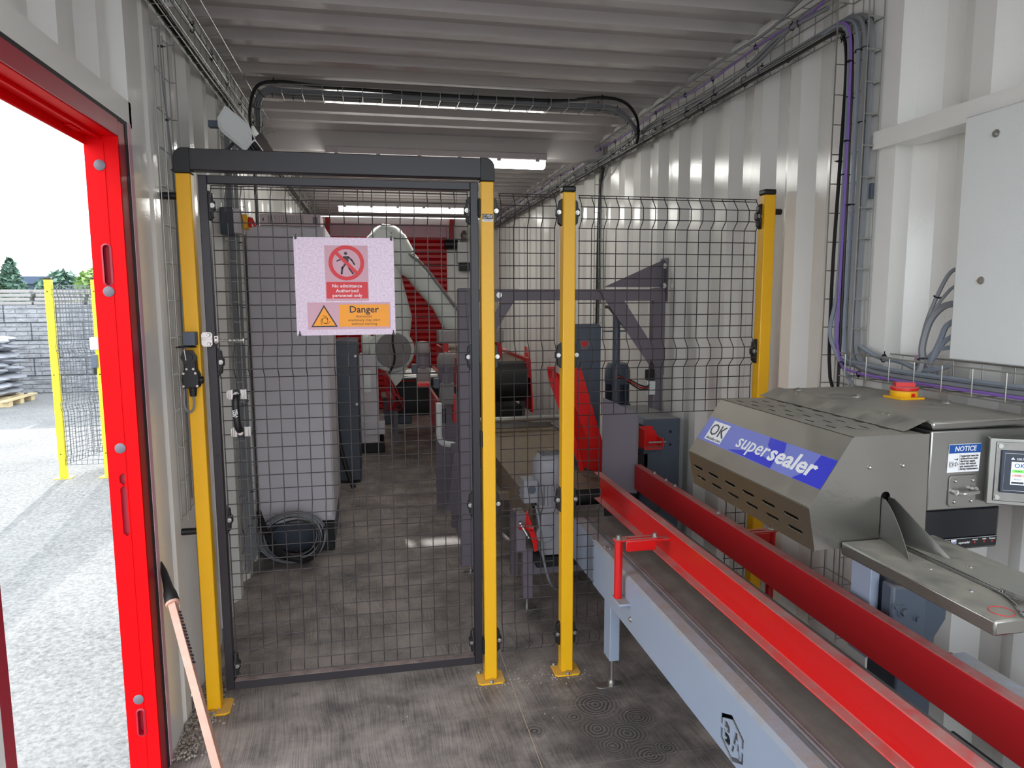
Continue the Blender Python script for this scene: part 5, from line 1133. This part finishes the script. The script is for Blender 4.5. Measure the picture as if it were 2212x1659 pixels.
mb = MB().prism([(1.29, 1.602), (1.648, 1.757), (1.648, 1.602)], 'y', 3.83, 3.838); mb.build('top_gusset', 'grey2', pf); mb = MB().box(1.648, 1.655, 3.78, 3.88, 1.52, 1.765); mb.build('wall_plate', 'grey2', pf)

for q in ((1.640, 3.80, 1.72), (1.640, 3.80, 1.61), (.685, 3.793, 1.56)): bolt(MB(), q, (0, -1, 0), .009, .008).build('bolt', 'zinc', pf)
pl = thing('vertical_pole', 'round grey pole clamped under the portal beam', 'pole', (1.41, 3.95, .75))
MB().cyl((1.412, 3.95, .75), (1.412, 3.95, 1.49), .022, 16).build('tube', 'grey3', pl, smooth=True); mb = MB().box(1.355, 1.465, 3.90, 4.0, 1.480, 1.500); mb.box(1.37, 1.45, 3.92, 3.98, 1.50, 1.532); mb.build('clamp', 'rubber', pl, bev=.003)
mb = MB().box(1.33, 1.475, 3.93, 3.97, 1.345, 1.352); mb.build('cross_tab', 'grey3', pl)
mb = MB(); bolt(mb, (1.395, 3.94, 1.478), -Z, .008, .006); bolt(mb, (1.45, 3.90, 1.49), (0, -1, 0), .006, .006); mb.build('bolts', 'zinc', pl)
# far conveyor (transfer belt)
tc_ = thing('transfer_conveyor', 'low conveyor with worn brown belt behind the fence, beyond the main conveyor', 'conveyor', (1.04, 4.4, 0))
MB().box(.77, 1.36, 3.45, 5.25, .548, .556).build('belt', 'beltfar', tc_)
MB().box(.735, .770, 3.35, 5.3, .40, .566).build('side_plate', 'beltfar', tc_, bev=.003); MB().box(1.36, 1.395, 3.15, 5.3, .40, .566).build('side_plate', 'grey3', tc_, bev=.003)
mb = MB(); mb.cyl((.775, 3.46, .508), (1.355, 3.46, .508), .044, 20); mb.build('end_roller', 'rubber', tc_, smooth=True)
mb = MB(); mb.cyl((.72, 5.05, .655), (1.36, 5.05, .655), .021, 16); mb.build('tie_bar', 'zinc', tc_, smooth=True); mb = MB().box(.74, 1.34, 5.20, 5.26, .560, .60); mb.build('shiny_plate', 'steel2', tc_)
for x in (.752, 1.37):
    for y in (3.75, 5.1): MB().box(x-.02, x+.02, y-.02, y+.02, 0, .41).build('leg', 'grey2', tc_)
MB().box(.60, .735, 3.78, 3.83, .42, .46).build('cross_member', 'beltfar', tc_); MB().box(.56, .735, 4.15, 4.20, .45, .50).build('cross_member', 'beltfar', tc_)
# big gear motor
gmo = thing('gear_motor', 'light grey gear motor standing upright by the yellow middle post', 'motor', (.83, 3.26, .28))
mx_, my_ = .838, 3.27
mb = MB().lathe([(.083, .655), (.086, .66), (.086, .745), (.080, .775), (.062, .792), (0, .796)], (mx_, my_, 0), Z, 32); fc = mb.build('fan_cover', 'motor', gmo, smooth=True)
mb = MB()
for i in range(9): mb.box(mx_-.05+i*.0125, mx_-.045+i*.0125, my_-.05, my_+.05, .792, .7985)
mb.build('vent_slots', 'grey3', fc)
mb = MB().cyl((mx_, my_, .545), (mx_, my_, .66), .068, 28)
for k in range(28):
    a = 2*math.pi*k/28; c, s_ = math.cos(a), math.sin(a); mb.obox((mx_+.073*c, my_+.073*s_, .55), (mx_+.073*c, my_+.073*s_, .655), .0035, .018, upv=(c, s_, 0))
mb.build('finned_body', 'motor', gmo)
mb = MB().lathe([(.060, .50), (.072, .52), (.072, .545), (.060, .55)], (mx_, my_, 0), Z, 28); mb.box(mx_-.058, mx_+.065, my_-.06, my_+.06, .30, .505); mb.cyl((mx_-.04, my_-.066, .41), (mx_-.04, my_-.058, .41), .045, 20); mb.build('gearbox', 'motor', gmo, bev=.006)
mb = MB().box(mx_-.142, mx_-.075, my_-.055, my_+.045, .565, .675)
for k in range(4): mb.box(mx_-.146, mx_-.142, my_-.055, my_+.045, .575+k*.026, .583+k*.026)
tbx = mb.build('terminal_box', 'motor', gmo, bev=.006); MB().cyl((mx_-.105, my_-.056, .632), (mx_-.105, my_-.061, .632), .02, 18).build('box_cap', 'grey3', tbx); MB().cyl((mx_-.095, my_-.04, .567), (mx_-.09, my_-.045, .548), .012, 12).build('cable_gland', 'rubber', tbx)
mb = MB()
for z in (.33, .38, .43): bolt(mb, (mx_-.058, my_-.03, z), -X, .006, .006)
mb.build('bolts', 'zinc', gmo)
fb = thing('motor_stand', 'grey steel stand with one leg and cross beam under the gear motor', 'stand', (.74, 3.3, 0))
MB().box(.705, .755, 3.28, 3.33, .055, .315).build('leg', 'grey2', fb, bev=.004); MB().box(.755, 1.02, 3.29, 3.32, .175, .245).build('cross_beam', 'grey2', fb, bev=.003); MB().box(.755, .98, 3.20, 3.34, .245, .295).build('top_plate', 'rubber', fb)
MB().cyl((.73, 3.305, .006), (.73, 3.305, .06), .008, 8).build('foot_rod', 'zinc', fb); MB().cyl((.73, 3.305, 0), (.73, 3.305, .007), .045, 18).build('foot_plate', 'zinc', fb)
gd = thing('belt_tensioner', 'red curved guard plate with chrome bolt left of the gear motor', 'guard', (.73, 3.26, .32))
P = [(.700, .52), (.712, .535), (.720, .50), (.735, .455), (.755, .40), (.762, .33), (.742, .325), (.735, .37), (.718, .42), (.702, .46)]
MB().prism(P, 'y', 3.20, 3.215).build('guard_plate', 'red', gd, bev=.002); mb = MB().cyl((.695, 3.19, .455), (.735, 3.19, .448), .013, 14); mb.cyl((.665, 3.19, .46), (.69, 3.19, .457), .013, 14); mb.build('adjuster_rings', 'red', gd, smooth=True)
mb = MB().cyl((.672, 3.185, .475), (.705, 3.15, .415), .006, 10); mb.ball((.672, 3.185, .478), .012, 10, 6); mb.build('chrome_bolt', 'zinc', gd, smooth=True); MB().box(.655, .70, 3.20, 3.30, .33, .52).build('back_plate', 'grey2', gd)
# red swing arm
ra = thing('red_swing_arm', 'bright red sloping steel arm rising behind the middle post to the upright plate', 'arm', (1.1, 3.7, .55))
ya_ = 3.62
MB().prism([(1.040, 1.17), (1.097, 1.17), (1.285, .56), (1.222, .56), (1.03, 1.05)], 'y', ya_, ya_+.006).build('front_flange', 'red', ra)
MB().prism([(.935, 1.17), (.985, 1.17), (.985, 1.14), (1.150, .60), (1.135, .56), (1.10, .66), (.945, 1.10)], 'y', ya_+.10, ya_+.106).build('rear_flange', 'red', ra)
MB().add([(1.026, ya_+.006, 1.10), (1.218, ya_+.006, .57), (1.150, ya_+.10, .60), (.985, ya_+.10, 1.14), (1.031, ya_+.006, 1.10), (1.223, ya_+.006, .57), (1.155, ya_+.10, .60), (.990, ya_+.10, 1.14)], [(0, 1, 2, 3), (7, 6, 5, 4), (0, 4, 5, 1), (1, 5, 6, 2), (2, 6, 7, 3), (3, 7, 4, 0)]).build('web', 'red', ra)
mb = MB().cyl((.955, ya_+.05, 1.12), (.955, ya_+.05, 1.165), .018, 12, .010); mb.build('top_pivot', 'reddull', ra, smooth=True)
up_ = thing('upright_plate', 'tall grey mounting plate with a small red shield badge behind the middle post', 'plate', (1.15, 3.9, .56))
P = [(1.115+.02, 1.395), (1.285, 1.395), (1.30, 1.38), (1.30, .56), (1.115, .56), (1.115, 1.375)]
MB().prism(P, 'y', 3.90, 3.91).build('plate', 'grey3', up_, bev=.002)
mb = MB().cyl((1.198, 3.899, 1.28), (1.198, 3.894, 1.28), .034, 24); bd = mb.build('badge_ring', 'grey2', up_)
MB().prism([(1.180, 1.290), (1.198, 1.296), (1.216, 1.290), (1.213, 1.272), (1.198, 1.262), (1.183, 1.272)], 'y', 3.891, 3.895).build('badge', 'red', bd)
gp = thing('guide_paddle', 'curved dark steel guide paddle standing at the end of the belt', 'guide plate', (1.2, 3.25, .56))
mb = MB(); pts = [(1.135, 3.36), (1.17, 3.33), (1.21, 3.31), (1.25, 3.29), (1.275, 3.275), (1.292, 3.275)]; tops = [1.045, 1.03, 1.01, .99, .975, .94]
vs = []
for (x, y), z in zip(pts, tops): vs += [(x, y, .565), (x, y, z), (x, y+.006, .565), (x, y+.006, z)]
F = []
for i in range(5): a, b = 4*i, 4*i+4; F += [(a, b, b+1, a+1), (a+2, a+3, b+3, b+2), (a+1, b+1, b+3, a+3), (a, a+2, b+2, b)]
mb.add(vs, F+[(0, 1, 3, 2), (20, 22, 23, 21)]); mb.build('sheet', 'grey2', gp, smooth=True)
sb = thing('sealing_frame', 'blue-grey machine frame plate with two bolt holes by the right wall behind the fence', 'machine frame', (1.5, 3.5, 0))
MB().box(1.40, 1.60, 3.46, 3.47, .30, .905).build('face_plate', 'grey3', sb, bev=.002); MB().box(1.42, 1.60, 3.47, 3.95, .86, .905).build('top_deck', 'grey', sb, bev=.003); MB().box(1.56, 1.60, 3.47, 3.95, 0, .86).build('rear_leg', 'grey3', sb)
mb = MB()
for z in (.795, .865): mb.cyl((1.545, 3.459, z-.03), (1.545, 3.4585, z-.03), .008, 12)
mb.build('bolt_holes', 'rubber', sb); MB().box(1.36, 1.42, 3.46, 3.8, .40, .72).build('inner_box', 'rubber', sb)
rk = thing('red_clamp', 'red angular clamp plate and threaded rod beside the blue-grey frame', 'bracket', (1.42, 3.4, .77))
mb = plate_mb([(1.36, .765), (1.455, .765), (1.465, .775), (1.465, .82), (1.43, .875), (1.36, .875)], [], .006, (0, 3.44, 0), X, Z); mb.box(1.36, 1.366, 3.36, 3.44, .77, .87); mb.box(1.460, 1.466, 3.36, 3.44, .775, .82); mb.box(1.366, 1.46, 3.36, 3.44, .765, .770); mb.build('bracket', 'red', rk)
MB().cyl((1.385, 3.37, .80), (1.482, 3.37, .80), .005, 8).build('threaded_rod', 'zinc', rk)
m2 = thing('small_motor', 'dark finned motor standing behind the round pole', 'motor', (1.47, 4.1, .9))
mb = MB().lathe([(.075, 1.02), (.078, 1.03), (.078, 1.10), (.06, 1.145), (0, 1.16)], (1.475, 4.1, 0), Z, 28); mb.build('fan_cover', 'grey3', m2, smooth=True)
mb = MB().cyl((1.475, 4.1, .90), (1.475, 4.1, 1.03), .062, 24)
for k in range(24): a = 2*math.pi*k/24; c, s_ = math.cos(a), math.sin(a); mb.obox((1.475+.066*c, 4.1+.066*s_, .90), (1.475+.066*c, 4.1+.066*s_, 1.02), .003, .016, upv=(c, s_, 0))
mb.build('finned_body', 'cabdark', m2); MB().box(1.42, 1.54, 4.04, 4.16, 0, .90).build('stand', 'grey3', m2)
tbk = thing('terminal_block', 'white wiring block with black relay on the portal leg', 'terminal block', (1.60, 3.77, 1.0))
MB().box(1.535, 1.585, 3.765, 3.80, .99, 1.07).build('white_block', 'panelwhite', tbk, bev=.004); MB().box(1.532, 1.58, 3.765, 3.80, 1.075, 1.135).build('relay', 'rubber', tbk, bev=.004)
mb = MB()
for a in range(3): mb.tube([(1.545+.012*a, 3.77, 1.135), (1.55+.010*a, 3.765, 1.16), (1.556, 3.77, 1.185)], .003, 5)
mb.build('wires_top', 'rubber', tbk)
for i, (m_, lb) in enumerate((('cblack', 'black wire looping to the white terminal block, upper'), ('reddull', 'red wire looping from the motor to the white terminal block'), ('cblack', 'black wire hanging lowest into the white terminal block'))):
    cable([(1.34, 3.72, 1.10+.01*i), (1.40, 3.70, 1.09-.008*i), (1.46, 3.70, 1.06-.012*i), (1.51, 3.72, 1.045-.008*i), (1.545, 3.762, 1.05-.015*i)], .0045, m_, lb, None, 6)
# machines farther in
fc = thing('incline_conveyor', 'raised conveyor with black end drum and tan belt deep inside, right of the gate', 'conveyor', (1.0, 6.2, 0))
mb = MB().cyl((.72, 5.65, .865), (1.22, 5.65, .865), .165, 32); mb.build('drum', 'rubber', fc, smooth=True); MB().box(.72, 1.22, 5.65, 7.6, 1.02, 1.034).build('belt', 'beltfar', fc)
MB().box(1.225, 1.255, 5.55, 7.6, .90, 1.06).build('side_rail', 'reddull', fc); plate_mb([(5.50, .62), (5.60, 1.04), (5.72, 1.14), (5.80, 1.14), (5.80, .62)], [], .01, (1.265, 0, 0), Y, Z).build('side_plate', 'red', fc); MB().box(.68, .71, 5.55, 7.6, .80, 1.05).build('side_rail', 'reddull', fc)
for x, y in ((.70, 5.8), (1.24, 5.8), (.70, 7.4), (1.24, 7.4)): MB().box(x-.02, x+.02, y-.02, y+.02, 0, .9).build('leg', 'grey2', fc)
MB().box(.74, 1.20, 5.62, 7.5, .50, .66).build('under_tray', 'rubber', fc)
hx_ = thing('sensor_housing', 'grey box on red bracket above the raised conveyor, right of the gate post', 'housing', (.9, 5.9, 1.05))
MB().box(.56, 1.12, 6.0, 6.2, 1.16, 1.27).build('beam_box', 'robotg', hx_, bev=.006); MB().cyl((.95, 5.98, 1.12), (1.02, 5.98, 1.12), .055, 18).build('red_wheel', 'red', hx_, smooth=True); mb = MB().box(.60, .64, 5.99, 6.1, 1.035, 1.16); mb.box(1.06, 1.10, 5.99, 6.1, 1.035, 1.16); mb.build('posts', 'reddull', hx_)
def small_gearmotor(x, y, z, label):
    t = thing('gear_motor', label, 'motor', (x, y, z))
    MB().lathe([(.062, .13), (.064, .14), (.064, .19), (.05, .225), (0, .235)], (x, y, z), Z, 24).build('fan_cover', 'robotg', t, smooth=True)
    MB().cyl((x, y, z+.02), (x, y, z+.135), .055, 18).build('body', 'grey2', t, smooth=True)
    MB().box(x-.05, x+.05, y-.05, y+.05, z-.14, z+.02).build('gearbox', 'robotg', t, bev=.008); MB().box(x-.09, x-.05, y-.04, y+.03, z-.02, z+.05).build('terminal_box', 'grey3', t, bev=.004); return t
small_gearmotor(.515, 5.0, .93, 'grey vertical gear motor seen just left of the portal leg')
small_gearmotor(.40, 5.7, .97, 'darker grey gear motor further back, left of the nearer one')
mb = thing('motor_bracket', 'red flat bracket plates carrying the two gear motors', 'bracket', (.45, 5.3, .6))
MB().box(.34, .44, 5.45, 5.6, .86, .89).build('flat_plate', 'red', mb); MB().box(.56, .58, 4.95, 5.6, .66, .86).build('side_plate', 'red', mb); MB().box(.46, .48, 5.1, 5.9, .55, .80).build('side_plate', 'reddull', mb)
MB().box(.44, .60, 5.06, 5.10, 0, .79).build('stand', 'grey2', mb)
wg = thing('white_sensor_guard', 'white curved sensor arm near the bottom left of the portal leg', 'sensor', (.43, 4.6, .6))
MB().box(.405, .445, 4.60, 4.63, .68, .86).build('head', 'panelwhite', wg, bev=.012); mb = MB(); mb.tube(smooth_path([(.425, 4.62, .72), (.425, 4.62, .63), (.45, 4.63, .585), (.52, 4.65, .565)], 5), .020, 8); mb.build('arm', 'panelwhite', wg, smooth=True); MB().box(.445, .47, 4.61, 4.66, .72, .82).build('mount', 'rubber', wg); MB().box(.50, .54, 4.62, 4.66, 0, .58).build('stand', 'grey2', wg)
ch = thing('perforated_bracket', 'brown-grey drilled bracket plate low behind the portal leg', 'bracket', (.5, 4.5, 0))
mb = plate_mb([(.455, .18), (.56, .12), (.62, .55), (.50, .55)], [slot(.50+.03*(i % 3), .30+.07*(i//3), .014, .014, 3) for i in range(9)], .008, (0, 4.45, 0), X, Z); mb.build('plate', 'grey2', ch); MB().box(.52, .56, 4.46, 4.50, 0, .2).build('leg', 'grey2', ch)
rl = thing('roller_table', 'low dark roller table with bright rollers beside the robot', 'roller table', (.45, 7.7, 0))
for i in range(5): MB().cyl((.24, 7.45+i*.16, .72), (.68, 7.45+i*.16, .72), .035, 16).build('roller', 'zinc', rl, smooth=True)
MB().box(.22, .70, 7.40, 7.42, .40, .68).build('front_beam', 'rubber', rl); MB().box(.68, .71, 7.40, 8.2, .60, .76).build('side_rail', 'reddull', rl); MB().box(.21, .24, 7.40, 8.2, .60, .76).build('side_rail', 'grey2', rl)
for x, y in ((.23, 7.5), (.69, 7.5), (.23, 8.1), (.69, 8.1)): MB().box(x-.02, x+.02, y-.02, y+.02, 0, .62).build('leg', 'grey2', rl)
MB().box(.26, .66, 7.5, 8.15, .30, .42).build('drip_tray', 'rubber', rl)
tb_ = thing('storage_crate', 'dull grey crate on the floor beyond the robot', 'crate', (.3, 8.8, 0)); MB().box(.12, .46, 8.7, 9.1, 0, .33).build('body', 'cabdark', tb_, bev=.01); MB().box(.10, .48, 8.68, 9.12, .33, .36).build('lid', 'grey2', tb_, bev=.005)

# ================================================================== LOOSE ITEMS NEAR THE DOOR
ws = thing('leaning_pole', 'long pale square wooden pole with black rubber cone end leaning by the red door frame', 'pole', (-.5, 1.9, 0))
p0, p1 = Vector((-.641, 2.30, .596)), Vector((-.268, 1.546, .012))
MB().obox(p0, p1, .026, .022, upv=(1, 0, .3)).build('shaft', 'wood', ws, bev=.001)
d_ = (p0-p1).normalized(); mb = MB(); mb.lathe([(.020, -.01), (.022, .0), (.020, .03), (.015, .05), (.010, .12), (.002, .16)], p0, d_, 16); mb.build('cone_end', 'rubber', ws, smooth=True)
MB().lathe([(.0205, -.012), (.0215, -.006), (.0215, -.004)], p0, d_, 16).build('cone_rim', 'wood', ws)
mb = MB()
for i in range(16):
    u = .04+i*.012; q = p0-d_*u; mb.obox(q+Vector((.0135, -.002, .004)), q+Vector((.0135, -.002, .004))-d_*.007, .0015, random.uniform(.006, .014), upv=(0, 1, .3))
mb.build('printed_marks', 'ink', ws)
def pebbles(name, label, n, fn, s0, s1, m):
    mb = MB()
    for i in range(n):
        x, y, z = fn(); s_ = random.uniform(s0, s1); c = Vector((x, y, z+s_*.5)); q = []
        ax = Vector((random.gauss(0, 1), random.gauss(0, 1), random.gauss(0, 1))).normalized(); R_ = Matrix.Rotation(random.uniform(0, 6), 3, ax)
        for vx in ((1, 0, 0), (-1, 0, 0), (0, 1, 0), (0, -1, 0), (0, 0, 1), (0, 0, -1)): q.append(c+R_ @ Vector((vx[0]*s_*random.uniform(.7, 1.2), vx[1]*s_*.8, vx[2]*s_*.6)))
        mb.add(q, [(0, 2, 4), (2, 1, 4), (1, 3, 4), (3, 0, 4), (2, 0, 5), (1, 2, 5), (3, 1, 5), (0, 3, 5)])
    o = mb.build(name, m, weld=False); tag(o, label, 'gravel', None, 'stuff'); return o
def f1():
    y = random.uniform(2.38, 3.0); t_ = random.random(); return (-.70+abs(random.gauss(0, .045)), y, max(0, .012*random.random()))
pebbles('gravel', 'grey gravel heaped along the foot of the left wall', 800, f1, .004, .009, 'stone')
def f2():
    a = random.choice(((.44, 2.63), (.50, 2.66), (.756, 2.64), (.70, 2.65), (.56, 2.64))); return (a[0]+random.gauss(0, .05), a[1]+random.gauss(0, .035), 0)
pebbles('gravel', 'pale grit and pebbles scattered around the post feet', 130, f2, .0015, .0045, 'pebble')
def f3(): return (random.uniform(-.5, .95), random.uniform(1.7, 2.6), 0)
pebbles('gravel', 'few loose pebbles on the open floor', 26, f3, .002, .0045, 'pebble')
